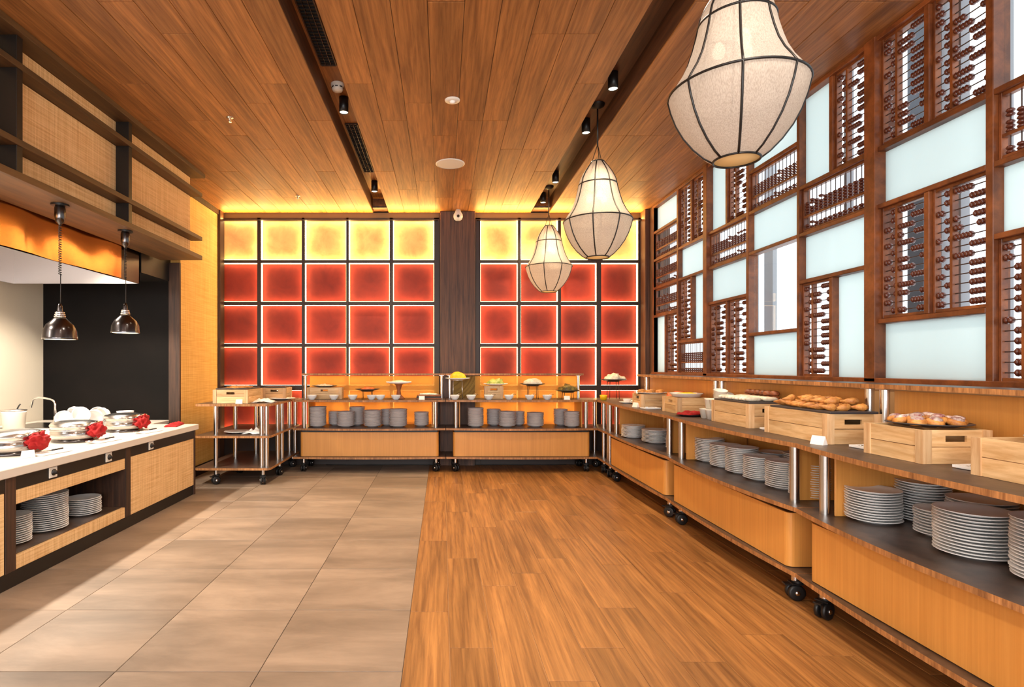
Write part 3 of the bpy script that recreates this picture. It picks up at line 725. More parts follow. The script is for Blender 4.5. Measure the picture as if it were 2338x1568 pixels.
# ------------------------------------------------------------------ trays, plates, food
def blob(rx, ry, rz, amp, seed, fr=9, sub=3):
    bm = bmesh.new(); bmesh.ops.create_icosphere(bm, subdivisions=sub, radius=1)
    for v in bm.verts:
        nv = noise.noise(Vector((v.co.x*2, v.co.y*2, v.co.z*2))*fr/6+Vector((seed, seed*.7, 0)))
        k = 1+amp*nv; z = v.co.z*rz*k
        v.co = Vector((v.co.x*rx*k, v.co.y*ry*k, max(z, -.12*rz)))
    me = bpy.data.meshes.new('mound'); bm.to_mesh(me); bm.free()
    for p in me.polygons: p.use_smooth = True
    return me
def mound(x, y, z, rx, ry, rz, m, label, cat, name, amp=.35, seed=1, fr=12, kind=None):
    me = blob(rx, ry, rz, amp, seed, fr); me.materials.append(M[m])
    return tag(link(me, name, None, loc=(x, y, z+.12*rz)), label, cat, kind=kind)
def tray(x, y, z, w, d, label, m='slate', h=.012):
    return tag(MB().box(-w/2, w/2, -d/2, d/2, 0, h, c=.002).build('serving_tray', M[m], loc=(x, y, z+.001)), label, 'tray')
def croissant_mesh(L=.1, r=.022, bend=.35):
    pts = []; rs = []; n = 11
    for i in range(n):
        u = i/(n-1)*2-1; pts.append((L/2*u, bend*L*(u*u), r*.8)); rs.append(max(.004, r*(1-abs(u)**1.8)*(1 if i % 2 else .86)))
    return MB().tube(pts, rs, 9).mesh('croissant', M['pastry'])
CR = croissant_mesh()
tray(2.128, 3.2, ZTOP+.157, .25, .54, 'dark rectangular tray of croissants on the long crate')
idx = 0
for i in range(7):
    for j in range(3):
        x = 2.05+.085*j+R.uniform(-.01, .01); y = 2.99+.073*i; z = ZTOP+.171
        tag(link(CR, 'croissant', None, loc=(x, y, z), rot=(R.uniform(-.2, .2), R.uniform(-.15, .15), R.uniform(-.5, .5))), 'golden croissant in the pile on the dark tray over the long crate', 'croissant', 'croissants on the dark tray')
for i in range(5):
    for j in range(2):
        tag(link(CR, 'croissant', None, loc=(2.09+.09*j+R.uniform(-.02, .02), 3.04+.08*i, ZTOP+.171+.03), rot=(R.uniform(-.2, .2), R.uniform(-.2, .2), R.uniform(-.8, .8))), 'golden croissant in the pile on the dark tray over the long crate', 'croissant', 'croissants on the dark tray')
# berry pastries
pl = tag(MB().lathe([(0, 0), (.09, 0), (.15, .014), (.155, .016), (.15, .018), (.09, .005), (0, .005)], 28).build('platter', M['slate'], loc=(2.14, 2.50, ZTOP+.142)), 'round dark platter of berry pastries on the square crate', 'plate')
DAN = MB().lathe([(0, 0), (.03, 0), (.036, .01), (.03, .024), (.012, .03), (0, .031)], 10).mesh('danish_pastry', M['pastry'])
TOP = MB().lathe([(.024, .024), (.022, .034), (.01, .038), (0, .038)], 8).mesh('topping', M['berry'])
for k in range(15):
    a = k*2.4; rr = .032*math.sqrt(k+.3)*.95
    o = link(DAN, 'danish_pastry', None, loc=(2.14+rr*math.cos(a), 2.50+rr*math.sin(a), ZTOP+.15+(.012 if k < 5 else .002)), rot=(R.uniform(-.3, .3), R.uniform(-.3, .3), 0))
    link(TOP, 'topping', o, label='dark red berry topping'); tag(o, 'berry topped pastry in the heap on the round dark platter', 'pastry', 'berry pastries on the round platter')
# rolls on crate R1
tray(2.131, 3.95, ZTOP+.157, .25, .48, 'pale tray edged dark with finger rolls, second long crate')
RL = MB().tube([(-.05, 0, .014), (-.035, 0, .015), (0, 0, .016), (.035, 0, .015), (.05, 0, .014)], [.006, .013, .015, .013, .006], 8).mesh('finger_roll', M['whitefood'])
for i in range(9):
    for j in range(2):
        tag(link(RL, 'finger_roll', None, loc=(2.06+.112*j, 3.76+.046*i, ZTOP+.171), rot=(0, 0, R.uniform(-.15, .15))), 'pale finger roll in rows on the second long crate', 'bread roll', 'finger rolls in rows')
BB = MB().lathe([(0, 0), (.026, .002), (.034, .012), (.026, .03), (0, .036)], 10).mesh('brown_bun', M['brownbun'])
for i in range(6):
    for j in range(1):
        for q in range(2):
            tag(link(BB, 'brown_bun', None, loc=(2.225+R.uniform(-.006, .006), 3.79+.062*i+.02*q, ZTOP+.1712+.034*q)), 'small brown bun heaped behind the finger rolls', 'bun', 'brown buns in a heap')
# near right edge crate
pl2 = tag(MB().lathe([(0, 0), (.1, 0), (.14, .014), (.145, .016), (.1, .006), (0, .006)], 26).build('platter', M['white'], loc=(2.18, 1.93, ZTOP+.142)), 'white platter with golden rolls cut by the right frame edge', 'plate')
for k in range(9):
    a = k*2.4; rr = .03*math.sqrt(k+.3)
    tag(link(CR, 'croissant', None, loc=(2.18+rr*math.cos(a), 1.93+rr*math.sin(a), ZTOP+.15+(.02 if k < 3 else 0)), rot=(0, 0, a)), 'golden roll on the white platter at the right frame edge', 'croissant', 'rolls on the white platter')
# small square white plates on the counter beside the crates
sqp = MB().box(-.07, .07, -.045, .045, 0, .004).box(-.078, .078, -.053, -.045, .003, .013).box(-.078, .078, .045, .053, .003, .013).box(-.078, -.07, -.045, .045, .003, .013).box(.07, .078, -.045, .045, .003, .013).mesh('tong_plate', M['white'])
for x, y, lb in ((2.12, 2.80, 'small oblong white dish between the croissant crate and the berry pastry crate'), (2.12, 2.225, 'small oblong white dish before the berry pastry crate'), (2.12, 3.60, 'small oblong white dish between the two long crates'),
                 (1.98, 5.40, 'small oblong white dish with tongs before the smallest crate')):
    o = tag(link(sqp, 'tong_dish', None, loc=(x, y, ZTOP+.001), rot=(0, 0, .15)), lb, 'dish')
    b = MB(); b.tube([(-.08, .012, .018), (0, .004, .02), (.1, 0, .018)], .0022, 5); b.tube([(-.08, -.012, .018), (0, -.004, .02), (.1, 0, .018)], .0022, 5); b.lathe([(0, .014), (.012, .016), (0, .018)], 8, (-.085, .012, 0)).lathe([(0, .014), (.012, .016), (0, .018)], 8, (-.085, -.012, 0))
    q = b.build('serving_tongs', M['steel'], None, loc=(x+.02, y, ZTOP+.0), rot=(0, 0, .3)); tag(q, 'steel tongs on the '+lb.replace('small oblong white ', '').replace('dish with tongs', 'dish'), 'tongs')
# sign cards
CARD = MB().add([(-.035, 0, 0), (.035, 0, 0), (.035, .018, .045), (-.035, .018, .045), (-.035, .036, 0), (.035, .036, 0)], [[0, 1, 2, 3], [3, 2, 5, 4], [0, 4, 5, 1], [0, 3, 4], [1, 5, 2]]).mesh('sign_card', M['card'])
for x, y, z, rz, lb in ((1.93, 2.93, ZTOP, -1.2, 'folded white card before the croissant crate'), (1.90, 5.62, ZTOP, -1.2, 'folded white card by the smallest crate'), (-2.62, 3.60, ZT, 1.0, 'folded white card by the nearest chafing dish'),
                        (-2.62, 4.55, ZT, 1.0, 'folded white card by the middle chafing dish'), (.05-.3, 6.86, ZTOP, 0, 'wide white card before the dark slabs on back trolley'), (1.51, 6.87, ZTOP, 0, 'white card before the mussel bowl'),
                        (-2.2, 6.13, ZTOP, 0, 'white card before the slotted crate in the left corner')):
    tag(link(CARD, 'sign_card', None, loc=(x, y, z+.001), rot=(0, 0, rz)), lb, 'card', 'white food cards')
# red plates cloth beside small crate
dk = MB().lathe([(0, 0), (.07, 0), (.11, .012), (.113, .014), (.07, .005), (0, .005)], 24).mesh('round_plate', M['slate'])
tag(link(dk, 'round_plate', None, loc=(2.02, 4.63, ZTOP+.001)), 'dark round plate under the folded red cloth', 'plate')
def folded(x, y, z, w, d, h, rz, label, seed=0):
    bm = bmesh.new(); bmesh.ops.create_grid(bm, x_segments=18, y_segments=12, size=1)
    for v in bm.verts:
        nv = noise.noise(Vector((v.co.x*2.2+seed, v.co.y*2.2, seed))); e = max(abs(v.co.x), abs(v.co.y)); 
        v.co = Vector((v.co.x*w/2*(1+.1*nv), v.co.y*d/2*(1+.15*nv), h*(.55+.6*nv)*(1-e**6)+.003))
    ret = bmesh.ops.extrude_face_region(bm, geom=bm.faces[:])
    for g in ret['geom']:
        if isinstance(g, bmesh.types.BMVert): g.co.z = max(0.0, g.co.z*.2)
    me = bpy.data.meshes.new('folded_cloth'); bmesh.ops.recalc_face_normals(bm, faces=bm.faces[:]); bm.to_mesh(me); bm.free(); me.materials.append(M['redcloth'])
    for p in me.polygons: p.use_smooth = True
    return tag(link(me, 'folded_cloth', None, loc=(x, y, z+.001), rot=(0, 0, rz)), label, 'cloth')
folded(2.02, 4.63, ZTOP+.012, .2, .13, .035, .6, 'folded red cloth on the dark plate, window row', 2)
folded(-2.62, 5.55, ZT, .12, .3, .035, .2, 'folded red cloth at the far end of left counter', 5)
# stack of white takeaway tubs
TUB = MB().lathe([(0, 0), (.038, 0), (.05, .07), (.052, .073), (.048, .073), (.036, .004), (0, .004)], 14).mesh('paper_tub', M['whiteplastic'])
for k, (x, y, z, rx) in enumerate(((2.05, 4.31, 0, 0), (2.16, 4.29, 0, 0), (2.06, 4.43, 0, 0), (2.17, 4.42, 0, 0), (2.10, 4.35, .075, 0), (2.21, 4.33, .075, 0), (2.14, 4.38, .15, .25), (2.11, 4.46, .075, .1), (2.22, 4.45, .12, .3))):
    tag(link(TUB, 'paper_tub', None, loc=(x, y, ZTOP+.001+z), rot=(rx, 0, 0)), 'white tub in the heap between the crates, window row', 'tub', 'white tubs in a heap')
# dishes on small crates
tag(MB().lathe([(0, 0), (.11, 0), (.135, .03), (.14, .034), (.13, .034), (.105, .006), (0, .006)], 24).build('baking_dish', M['white'], loc=(2.14, 4.98, ZTOP+.137)), 'round white baking dish on the small slotted crate', 'dish')
mound(2.14, 4.98, ZTOP+.146, .10, .10, .028, 'yellowfood', 'yellow baked noodles filling the white baking dish', 'food', 'baked_noodles', .2, 3, kind='stuff')
tag(MB().lathe([(0, 0), (.1, 0), (.16, .012), (.163, .015), (.1, .006), (0, .006)], 24).build('platter', M['white'], loc=(2.085, 5.68, ZTOP+.132)), 'pale platter on the smallest crate at far end of window row', 'plate')
for k in range(6):
    tag(link(DAN, 'fried_ball', None, loc=(2.085+.1*math.cos(k*1.05), 5.68+.1*math.sin(k*1.05), ZTOP+.144)), 'small cooked morsel in ring on the pale platter, far end', 'food', 'morsels on the pale platter')
tag(MB().lathe([(0, 0), (.09, 0), (.13, .012), (.133, .015), (.09, .006), (0, .006)], 24).build('platter', M['slate'], loc=(2.2, 5.3, ZTOP+.10)), 'dark platter of orange shrimp on a wire stand', 'plate')
st = empty('wire_stand', (2.2, 5.3, ZTOP+.001), 0, 'low black wire stand under the dark platter of orange shrimp', 'stand')
for a in range(4): MB().tube([(.06*math.cos(a*PI/2+.7), .06*math.sin(a*PI/2+.7), .096), (.08*math.cos(a*PI/2+.7), .08*math.sin(a*PI/2+.7), .0)], .003, 5).build('leg', M['rod'], st)
MB().tube([(.06*math.cos(a*.4), .06*math.sin(a*.4), .095) for a in range(16)], .003, 5, closed=True).build('ring', M['rod'], st)
mound(2.2, 5.3, ZTOP+.107, .10, .10, .05, 'orangefood', 'orange cooked shrimp heaped on the dark platter', 'food', 'shrimp_heap', .6, 4, 16, kind='stuff')

# ---- back trolley top
PLT = MB().lathe([(0, 0), (.07, 0), (.145, .018), (.155, .021), (.15, .024), (.07, .006), (0, .006)], 24)
PLTw = PLT.mesh('serving_plate', M['white']); PLTg = PLT.mesh('serving_plate', M['slate'])
def stand(x, y, h, label, four=True, m='rod'):
    s = empty('plate_stand', (x, y, ZTOP+.001), 0, label, 'stand')
    for k in range(4):
        a = k*PI/2+PI/4; MB().tube([(.075*math.cos(a), .075*math.sin(a), h-.003), (.085*math.cos(a), .085*math.sin(a), 0)], .0035, 5).build('leg', M[m], s)
    MB().tube([(.075*math.cos(a*PI/8), .075*math.sin(a*PI/8), h-.004) for a in range(16)], .0035, 5, closed=True).build('ring', M[m], s)
def served(x, y, h, food, foodname, label, size=(.11, .1, .06), pm=PLTw, st=True, amp=.3, fr=14, seed=1, stm='rod'):
    tag(link(pm, 'serving_plate', None, loc=(x, y, ZTOP+h+.002)), 'plate '+label, 'plate')
    mound(x, y, ZTOP+h+.009, *size, food, foodname+' '+label, 'food', foodname.replace(' ', '_'), amp, seed, fr, kind='stuff')
    if st: stand(x, y, h, 'wire stand '+label, m=stm)
served(.19, 7.04, .235, 'yellowfood', 'yellow fruit heap', 'before the brown pillar, raised on thin legs', (.10, .1, .085), amp=.1, stm='steel')
served(.665, 7.09, .165, 'salad', 'green salad', 'on the small pine box, right back trolley', (.10, .09, .065), st=False, amp=.6, seed=3)
served(1.12, 7.04, .165, 'whitefood', 'white noodle mound', 'right back trolley, centre', (.12, .1, .075), pm=PLTg, amp=.12, seed=4)
served(1.56, 7.06, .085, 'darkfood', 'dark mussels', 'at right end of the right back trolley', (.12, .1, .07), pm=PLTg, amp=.4, seed=5, fr=22)
served(2.12, 7.05, .22, 'whitefood', 'bean sprout heap', 'on tall wire stand in the right corner', (.12, .1, .065), pm=PLTg, amp=.7, seed=6, fr=20)
served(-.93, 7.04, .10, 'orangefood', 'orange salad heap', 'on low dark stand, left back trolley', (.09, .08, .035), pm=PLTg, amp=.4, seed=7)
tag(link(PLTg, 'serving_plate', None, loc=(-1.47, 7.085, ZTOP+.142)), 'dark plate on the wide pine box, left back trolley', 'plate')
mound(-1.47, 7.085, ZTOP+.149, .10, .05, .03, 'whitefood', 'pale garnish on the wide pine box, left back trolley', 'food', 'pale_garnish', .6, 8, kind='stuff')
# cake stand
cs = empty('cake_stand', (-.54, 7.04, ZTOP+.001), 0, 'brown trumpet-foot cake stand with pale cake, left back trolley', 'stand')
MB().lathe([(0, 0), (.075, 0), (.07, .012), (.03, .05), (.022, .11), (.04, .17), (.06, .19), (0, .19)], 20).build('foot', M['clay'], cs)
MB().lathe([(0, .19), (.1, .19), (.155, .20), (.16, .215), (.15, .215), (.1, .202), (0, .20)], 24).build('plate', M['white'], cs)
mound(-.54, 7.04, ZTOP+.203, .11, .1, .025, 'whitefood', 'pale sliced cake on the trumpet-foot cake stand', 'food', 'sliced_cake', .4, 9, kind='stuff')
# dark slabs
for k in range(3):
    tag(MB().box(-.16+.01*k, .16-.005*k, -.07, .07, 0, .014, c=.003).build('slate_slab', M['slate' if k % 2 else 'clay'], loc=(-.17, 7.05, ZTOP+.001+.017*k), rot=(0, 0, .05*k)), ['lowest', 'middle', 'topmost'][k]+' flat slab of the pile by the brown pillar', 'slab')
mound(-.17, 7.05, ZTOP+.052, .12, .05, .018, 'whitefood', 'pale crackers on the pile of flat slabs', 'food', 'crackers', .5, 11, kind='stuff')
# small white bowls / cups in a row
SB = bowl(.058, .055, 'white'); 
row = [(-1.585, 'first'), (-1.32, 'second'), (-1.09, 'third'), (-.86, 'fourth'), (-.755, 'fifth'), (-.565, 'sixth')]
for x, w in row: tag(link(SB, 'small_bowl', None, loc=(x, 6.90, ZTOP+.001)), f'small white bowl, {w} from the left on the left back trolley', 'bowl', 'small white bowls along the back trolleys'); 
row2 = [(.15, 'first'), (.35, 'second'), (.565, 'third'), (.81, 'fourth'), (1.06, 'fifth'), (1.275, 'sixth')]
for x, w in row2:
    tag(link(SB, 'small_bowl', None, loc=(x, 6.90, ZTOP+.001)), f'small white bowl, {w} from the left on the right back trolley', 'bowl', 'small white bowls along the back trolleys')
    b = MB(); b.tube([(-.0, 0, .045), (.05, .02, .07), (.085, .03, .06)], .003, 5); tag(b.build('spoon', M['steel'], loc=(x, 6.90, ZTOP+.0)), f'steel spoon in the {w} small bowl on the right back trolley', 'spoon', 'spoons in the small bowls')
tag(MB().lathe([(0, 0), (.035, 0), (.045, .055), (.042, .06), (.038, .055), (.03, .005), (0, .005)], 16).build('yellow_cup', M['yelcup'], loc=(1.93, 6.80, ZTOP+.001)), 'bright yellow cup on the right corner trolley', 'cup')
# corner things
for k, (x, y, r, lb) in enumerate(((2.02, 6.2, .09, 'white saucer with small dish at far end of window row'), (2.17, 6.45, .1, 'white plate behind the far saucer, window row'))):
    tag(link(dish(r, .016), 'saucer', None, loc=(x, y, ZTOP+.001)), lb, 'plate')
SB2 = bowl(.045, .04, 'white')
for x, y, lb in ((2.02, 6.2, 'tiny white bowl on the far saucer'), (2.13, 6.02, 'tiny white bowl beside the far saucer')): tag(link(SB2, 'small_bowl', None, loc=(x, y, ZTOP+(.009 if y > 6.1 else .001))), lb, 'bowl')
# left corner trolley: crumpled napkins and things
def napkin(x, y, z, s, seed, label, m='card', name='napkin', rot=0):
    bm = bmesh.new(); bmesh.ops.create_grid(bm, x_segments=16, y_segments=16, size=1)
    for v in bm.verts:
        p = v.co.copy(); rr = p.length
        nv = noise.noise(Vector((p.x*2.5+seed, p.y*2.5, seed)))+.5*noise.noise(Vector((p.x*5, p.y*5+seed, seed)))
        v.co = Vector((p.x*s*(1-.25*abs(nv)), p.y*s*.7*(1-.25*nv), max(0.002, s*.55*(1-rr*.75)*(.7+.9*nv))))
    me = bpy.data.meshes.new(name); bm.to_mesh(me); bm.free(); me.materials.append(M[m])
    for p in me.polygons: p.use_smooth = True
    o = link(me, name, None, loc=(x, y, z+.001), rot=(0, 0, rot)); md = o.modifiers.new('thickness', 'SOLIDIFY'); md.thickness = .003; md.offset = 1
    return tag(o, label, 'napkin')
napkin(-1.99, 6.35, ZTOP, .12, 1, 'crumpled white napkin on top board of the left corner trolley')
napkin(-2.08, 6.30, ZMID, .12, 4, 'crumpled white napkin on middle shelf of the left corner trolley')
tag(link(PLTw, 'serving_plate', None, loc=(-2.28, 6.35, ZMID+.001)), 'lone white plate on middle shelf of the left corner trolley', 'plate')
tag(link(PLTw, 'serving_plate', None, loc=(-1.93, 6.85, ZTOP+.001)), 'white plate on top board of left corner trolley, by the back wall', 'plate')
for x, y, w, d, lb in ((-2.315, 6.45, .34, .46, 'dark tray lying on the slotted crate in the left corner'), (-2.06, 7.08, .26, .25, 'dark tray on the small rear crate in the left corner')):
    tray(x, y, ZTOP+.15 if d > .3 else ZTOP+.142, w, d, lb)
mound(-2.31, 6.45, ZTOP+.163, .13, .16, .02, 'pastry', 'flat bread pieces on the slotted crate in the left corner', 'food', 'flat_bread', .6, 13, kind='stuff')

# ------------------------------------------------------------------ left counter goods
def chafer(x, y, rz, label, clabel, seed, r=.165):
    c = empty('chafing_dish', (x, y, ZT+.001), rz, label, 'chafing dish')
    MB().lathe([(0, 0), (r*.95, 0), (r*.97, .012), (r*.9, .02), (r*.9, .028)], 32).build('foot_ring', M['gun'], c)
    MB().lathe([(r*.9, .02), (r, .035), (r, .075), (r*.97, .08), (r*.97, .105), (r, .115), (r*1.03, .123), (r*.9, .125), (0, .12)], 32).build('pan', M['steel_pan'], c)
    for z in (.055, .092): MB().tube([(r*1.005*math.cos(a*PI/16), r*1.005*math.sin(a*PI/16), z) for a in range(32)], .004, 5, closed=True).build('band', M['steel_brushed'], c)
    MB().lathe([(r*1.03, .125), (r*1.0, .135), (r*.95, .145), (r*.6, .158), (0, .163)], 32).build('lid', M['steel'], c)
    hb_ = MB(); hb_.tube([(r*.96, -.05, .13), (r*1.12, -.05, .145), (r*1.16, 0, .147), (r*1.12, .05, .145), (r*.96, .05, .13)], .007, 8).build('handle', M['chrome'], c)
    # red cloth tied on the handle
    bm = bmesh.new(); bmesh.ops.create_icosphere(bm, subdivisions=4, radius=1)
    for v in bm.verts:
        p = v.co; nv = noise.noise(Vector((p.x*2.3+seed, p.y*2.3, p.z*2.3)))
        k = 1+.55*nv
        z = p.z*.055*k; zz = z if p.z > 0 else z*1.0
        v.co = Vector((r*1.13+p.x*.045*k, p.y*.075*k, .085+zz-.0))
        v.co.z = max(v.co.z, .004)
    me = bpy.data.meshes.new('tied_cloth'); bm.to_mesh(me); bm.free(); me.materials.append(M['redcloth'])
    for p in me.polygons: p.use_smooth = True
    tag(link(me, 'tied_cloth', None, loc=(x, y, ZT+.001), rot=(0, 0, rz)), clabel, 'cloth', 'red cloths tied on the chafing dish handles')
    return c
chafer(-2.86, 3.78, -.1, 'round steel chafing dish nearest the camera on the left counter', 'red cloth tied on the nearest chafing dish', 1)
chafer(-2.86, 4.42, -.1, 'middle round steel chafing dish on the left counter', 'red cloth tied on the middle chafing dish', 4)
chafer(-2.86, 5.10, -.1, 'farthest round steel chafing dish on the left counter', 'red cloth tied on the farthest chafing dish', 8, .16)
def ladle(x, y, rz, lb, z=ZT):
    l = empty('serving_spoon', (x, y, z+.002), rz, lb, 'spoon')
    MB().tube([(0, 0, .012), (.08, 0, .014)], .006, 6).build('handle', M['black'], l)
    MB().tube([(-.12, 0, .008), (0, 0, .012)], .003, 6).build('shaft', M['steel'], l)
    MB().lathe([(0, 0), (.02, .004), (.028, .012), (.026, .012), (.018, .006), (0, .003)], 14, (-.145, 0, 0)).build('bowl', M['steel'], l)
for x, y, a, lb, pl_ in ((-2.6, 3.78, 1.1, 'black handled spoon on the oblong dish, near chafing dish', 'oblong white dish by the nearest chafing dish'), (-2.6, 4.38, 1.1, 'black handled spoon on the oblong dish, middle chafing dish', 'oblong white dish by the middle chafing dish'), (-2.58, 5.0, 1.1, 'black handled spoon on the oblong dish, far chafing dish', 'oblong white dish by the farthest chafing dish')):
    tag(MB().box(-.12, .12, -.05, .05, 0, .008, c=.003).build('spoon_rest', M['white'], loc=(x, y, ZT+.001), rot=(0, 0, a+.3)), pl_, 'dish'); ladle(x, y, a+.2, lb, ZT+.008)

# tumbled white bowls
LB = bowl(.15, .055, 'white'); MBW = bowl(.075, .06, 'white')
tag(link(LB, 'large_bowl', None, loc=(-3.36, 5.14, ZT+.001)), 'wide shallow white bowl at the bottom of the tumbled heap', 'bowl')
tb = [(-3.34, 5.10, .05, 1.9, .4), (-3.22, 5.12, .09, 2.2, -.3), (-3.16, 5.02, .05, 1.2, .8), (-3.08, 5.14, .06, 2.0, .2), (-3.02, 5.25, .03, 2.4, .5), (-2.95, 5.38, .06, 0, 0), (-2.95, 5.38, .0, 0, 0), (-3.08, 5.40, .0, 0, 0), (-3.12, 5.38, .055, 1.9, -.4), (-3.25, 5.42, .0, 0, 0), (-3.24, 5.40, .055, 1.8, .7), (-3.38, 5.36, .02, 1.6, .4)]
for x, y, z, rx, rz in tb:
    tag(link(MBW, 'tumbled_bowl', None, loc=(x-.10, y+.08, ZT+.012+z*1.3+(.05 if rx else 0)), rot=(rx, 0, rz)), 'small white bowl tumbled in the heap on the left counter', 'bowl', 'tumbled white bowls')
# faucet and container
fc = empty('faucet', (-3.90, 5.72, .691), 0, 'curved steel faucet behind the left counter', 'faucet')
pts = [(0, 0, 0), (0, 0, .2)]+[(-.08+.08*math.cos(a), 0, .2+.06*math.sin(a)) for a in [k*PI/8 for k in range(1, 5)]]+[(-.17, 0, .272), (-.225, 0, .25), (-.245, 0, .17)]
MB().tube(pts, .011, 10).build('spout', M['chrome'], fc)
MB().lathe([(.026, 0), (.026, .03), (.016, .05), (.016, .08)], 14).build('base', M['chrome'], fc)
MB().tube([(0, -.01, .06), (.05, -.05, .085)], .006, 8).build('lever', M['chrome'], fc)
ct = empty('utensil_tub', (-4.0, 5.3, .691), 0, 'cream tub with ribbed lid at the left edge behind the counter', 'tub')
MB().lathe([(0, 0), (.085, 0), (.095, .15), (.1, .155), (.1, .165), (.088, .165), (.08, .01), (0, .01)], 24).build('body', M['whiteplastic'], ct)
MB().lathe([(0, .175), (.1, .168), (.104, .176), (.06, .186), (0, .188)], 24).build('lid', M['steel_brushed'], ct)
MB().tube([(.03, 0, .186), (.05, 0, .22), (.06, 0, .23)], .006, 6).build('lid_knob', M['black'], ct)

# ------------------------------------------------------------------ heat lamps
def heat_lamp(x, y, zb, label):
    t = empty('heat_lamp', (x, y, zb), 0, label, 'lamp', 'heat lamps over the counter')
    MB().lathe([(.104, 0), (.106, .004), (.104, .012), (.10, .06), (.082, .10), (.045, .135), (.032, .15), (.03, .15), (.043, .132), (.078, .098), (.097, .058), (.100, .004)], 28, cap=False).build('shade', M['gun'], t)
    MB().lathe([(0, .002), (.098, .003), (.098, .006), (0, .006)], 24).build('heat_bulb', M['heatglow'], t)
    for k, z in enumerate((.152, .165, .178)): MB().lathe([(0, z), (.034-.003*k, z), (.036-.003*k, z+.005), (.034-.003*k, z+.01), (0, z+.01)], 18).build('collar', M['chrome'], t)
    MB().lathe([(.018, .188), (.016, .22), (.008, .245), (.0, .246)], 14).build('socket', M['gun'], t)
    zt = 2.376-zb; n = 150; z0 = .24; z1 = zt-.14
    pts = [(.009*math.cos(i*.9), .009*math.sin(i*.9), z0+.2+(z1-z0-.2)*i/n) for i in range(n+1)]
    MB().tube(pts, .0028, 4).build('coiled_cord', M['rubber'], t)
    MB().tube([(.004, 0, z0), (.004, 0, z0+.21)], .003, 6).build('straight_cord', M['rubber'], t)
    MB().lathe([(.006, z1), (.026, z1+.02), (.034, z1+.05), (.034, z1+.11), (.028, z1+.13)], 18).build('reel', M['gun'], t)
    MB().lathe([(.055, zt-.012), (.055, zt-.001)], 18).build('mount', M['black'], t)
heat_lamp(-2.60, 3.86, 1.456, 'dark chrome heat lamp nearer the camera, over the left counter')
heat_lamp(-2.575, 4.61, 1.544, 'dark chrome heat lamp farther away, over the left counter')

# ------------------------------------------------------------------ pendants
prof = [(.093, 2.175), (.128, 2.20), (.172, 2.245), (.212, 2.30), (.243, 2.36), (.264, 2.42), (.277, 2.475), (.255, 2.51), (.225, 2.555), (.198, 2.61), (.178, 2.67), (.162, 2.73), (.153, 2.775), (.142, 2.82), (.118, 2.87), (.085, 2.92), (.062, 2.95), (.052, 2.965)]
def pendant(x, y, label):
    t = empty('pendant_lamp', (x, y, 2.175), 0, label, 'lamp', 'linen pendant lamps')
    P = [(r, z-2.175) for r, z in prof]
    MB().lathe(P, 48, cap=False).build('shade', M['shade'], t)
    MB().lathe([(0, .003), (.091, .003), (.091, .006), (0, .006)], 32).build('diffuser', M['diffuser'], t)
    for k in range(8):
        a = k*PI/4+.39; MB().tube([((r+.001)*math.cos(a), (r+.001)*math.sin(a), z) for r, z in P], .0052, 6).build('rib', M['black'], t)
    for i in (0, 6, 12, 17):
        r, z = P[i]; MB().tube([((r+.001)*math.cos(q*PI/24), (r+.001)*math.sin(q*PI/24), z) for q in range(48)], .0052, 6, closed=True).build('ring', M['black'], t)
    zc = ZC+.18-2.175
    for k in range(3):
        a = k*2*PI/3+.5; MB().tube([(.05*math.cos(a), .05*math.sin(a), P[-1][1]), (0, 0, 3.11-2.175)], .003, 5).build('hanger_wire', M['black'], t)
        b = MB().lathe([(0, -.03), (.02, -.022), (.028, 0), (.02, .024), (.012, .04)], 12, (.07*math.cos(a), .07*math.sin(a), 2.665-2.175)).build('bulb', M['bulb'], t)
    MB().tube([(0, 0, 3.10-2.175), (0, 0, zc-.02)], .007, 8).build('cord', M['black'], t)
    MB().lathe([(.01, zc-.04), (.055, zc-.018), (.06, zc-.001)], 20).build('ceiling_rose', M['black'], t)
for (x, y), lb in zip(PEND, ('largest looking linen pendant lamp, nearest the camera, cut by the top edge', 'middle linen pendant lamp, hanging on a long dark cord', 'smallest looking linen pendant lamp before the glowing wall')): pendant(x, y, lb)
# ceiling spots
def can(x, y, label):
    t = empty('ceiling_spot', (x, y, 3.32), 0, label, 'lamp', 'black cylinder spots in the ceiling recesses')
    MB().lathe([(.033, .02), (.034, .0), (.037, 0), (.037, .122), (.0, .122)], 20, cap=False).build('housing', M['black'], t)
    MB().lathe([(0, .006), (.033, .006), (.033, .01), (0, .01)], 18).build('lens', M['spotglow'], t)
for (x, y), w in zip(CAN_R, ('nearest', 'second', 'third', 'farthest')): can(x, y, f'{w} black cylinder spot in the right ceiling recess')
for (x, y), w in zip(CAN_L, ('nearer', 'farther')): can(x, y, f'{w} black cylinder spot in the left ceiling recess')
# grilles in left recess
def grille(y0, y1, label):
    zt = ZC+.18; g = empty('air_vent', (-.815, (y0+y1)/2, zt-.012), 0, label, 'vent'); h = (y1-y0)/2
    MB().box(-.05, .05, -h, h, .008, .011).build('backing', M['grille'], g)
    MB().box(-.058, -.05, -h, h, -.004, .011).box(.05, .058, -h, h, -.004, .011).box(-.05, .05, -h-.008, -h, -.004, .011).box(-.05, .05, h, h+.008, -.004, .011).build('frame', M['darkwood'], g)
    me = MB().box(-.05, .05, -.0015, .0015, 0, .008).mesh('slat', M['grille']); n = int((y1-y0)/.035)
    for k in range(1, n): link(me, 'slat', g, loc=(0, -h+2*h*k/n, 0))
    MB().box(-.02, -.018, -h, h, -.002, .006).box(.016, .018, -h, h, -.002, .006).build('spine', M['gun'], g)
grille(2.5, 4.07, 'near black air grille in the left ceiling recess'); grille(5.07, 6.30, 'far black air grille in the left ceiling recess')
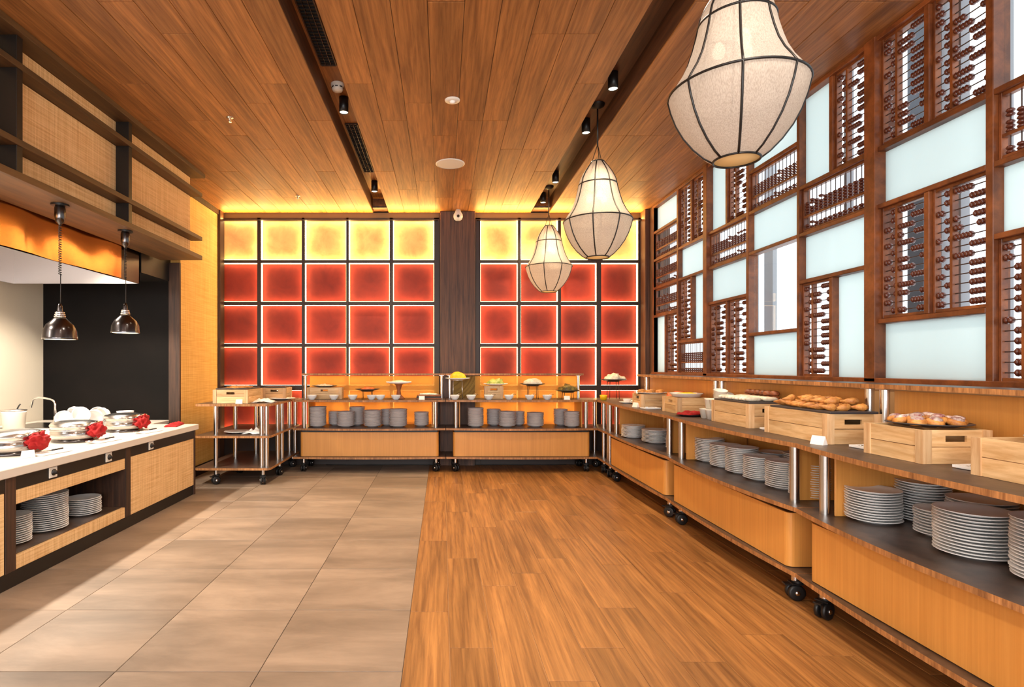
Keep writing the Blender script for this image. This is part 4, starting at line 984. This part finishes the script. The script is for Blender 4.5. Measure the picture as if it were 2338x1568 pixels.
for x0, x1 in ((-.88, -.70), (1.16, 1.365)):
    tag(MB().box(x0, x1, 7.16, 7.31, ZC+.012, ZC+.03, c=.002).build('access_panel', M['darkwood']), 'dark square panel at the far end of the '+('left' if x0 < 0 else 'right')+' ceiling recess', 'panel')
# detectors, speaker, sprinklers, camera
t = empty('smoke_detector', (-.805, 4.36, ZC+.18), 0, 'white smoke detector beside the near spot in the left recess', 'detector')
MB().lathe([(.05, -.001), (.05, -.02), (.0, -.02)], 24).build('base', M['whiteplastic'], t); MB().lathe([(.042, -.02), (.044, -.04), (.036, -.055), (0, -.058)], 24).build('head', M['whiteplastic'], t)
for k in range(8):
    a = k*PI/4; MB().box(.040, .0455, -.01, .01, -.038, -.03).build('slot', M['black'], t, rot=(0, 0, a))
t = empty('ceiling_sensor', (.075, 4.24, ZC), 0, 'small white domed ceiling sensor in the middle of the ceiling', 'detector')
MB().lathe([(.057, -.001), (.055, -.008), (.03, -.012), (0, -.012)], 24).build('plate', M['whiteplastic'], t); MB().lathe([(.022, -.011), (.018, -.024), (0, -.028)], 16).build('dome', M['card'], t)
t = empty('ceiling_speaker', (.077, 5.57, ZC), 0, 'flat round white ceiling speaker', 'speaker')
MB().lathe([(.142, -.001), (.142, -.006), (.134, -.009)], 36, cap=False).build('rim', M['whiteplastic'], t); MB().lathe([(.134, -.006), (.1, -.008), (0, -.009)], 36).build('grille', M['whiteplastic'], t)
for x, y, lb in ((-1.70, 4.54, 'small sprinkler head in the near left ceiling'), (-1.69, 6.63, 'small sprinkler head in the far left ceiling'), (1.9, 6.2, None)):
    if not lb: continue
    t = empty('sprinkler', (x, y, ZC), 0, lb, 'sprinkler'); MB().lathe([(.028, -.001), (.026, -.006), (.01, -.008), (.008, -.03), (0, -.03)], 16).build('body', M['chrome'], t); MB().lathe([(0, -.034), (.014, -.034), (.014, -.036), (0, -.036)], 12).build('deflector', M['chrome'], t)
t = empty('dome_camera', (.20, 7.21, 3.17), 0, 'white surveillance camera hanging at the top of the brown pillar', 'camera')
MB().lathe([(.0, .094), (.03, .094), (.04, .06), (.058, .03), (.06, 0), (.05, -.03), (.03, -.045), (0, -.05)], 24).build('housing', M['whiteplastic'], t)
MB().lathe([(0, -.066), (.016, -.062), (.02, -.05), (0, -.04)], 16, (0, 0, 0), 'y').build('lens', M['black'], t, loc=(0, -.0, .0))
# wall side trim and thin cable on the floor under the back trolleys
b = MB(); b.tube([(-1.5+.1*i, 7.32+.01*math.sin(i*1.7), .006) for i in range(32)], .004, 5); tag(b.build('cable', M['rubber']), 'thin cable lying along the floor under the back trolleys', 'cable')
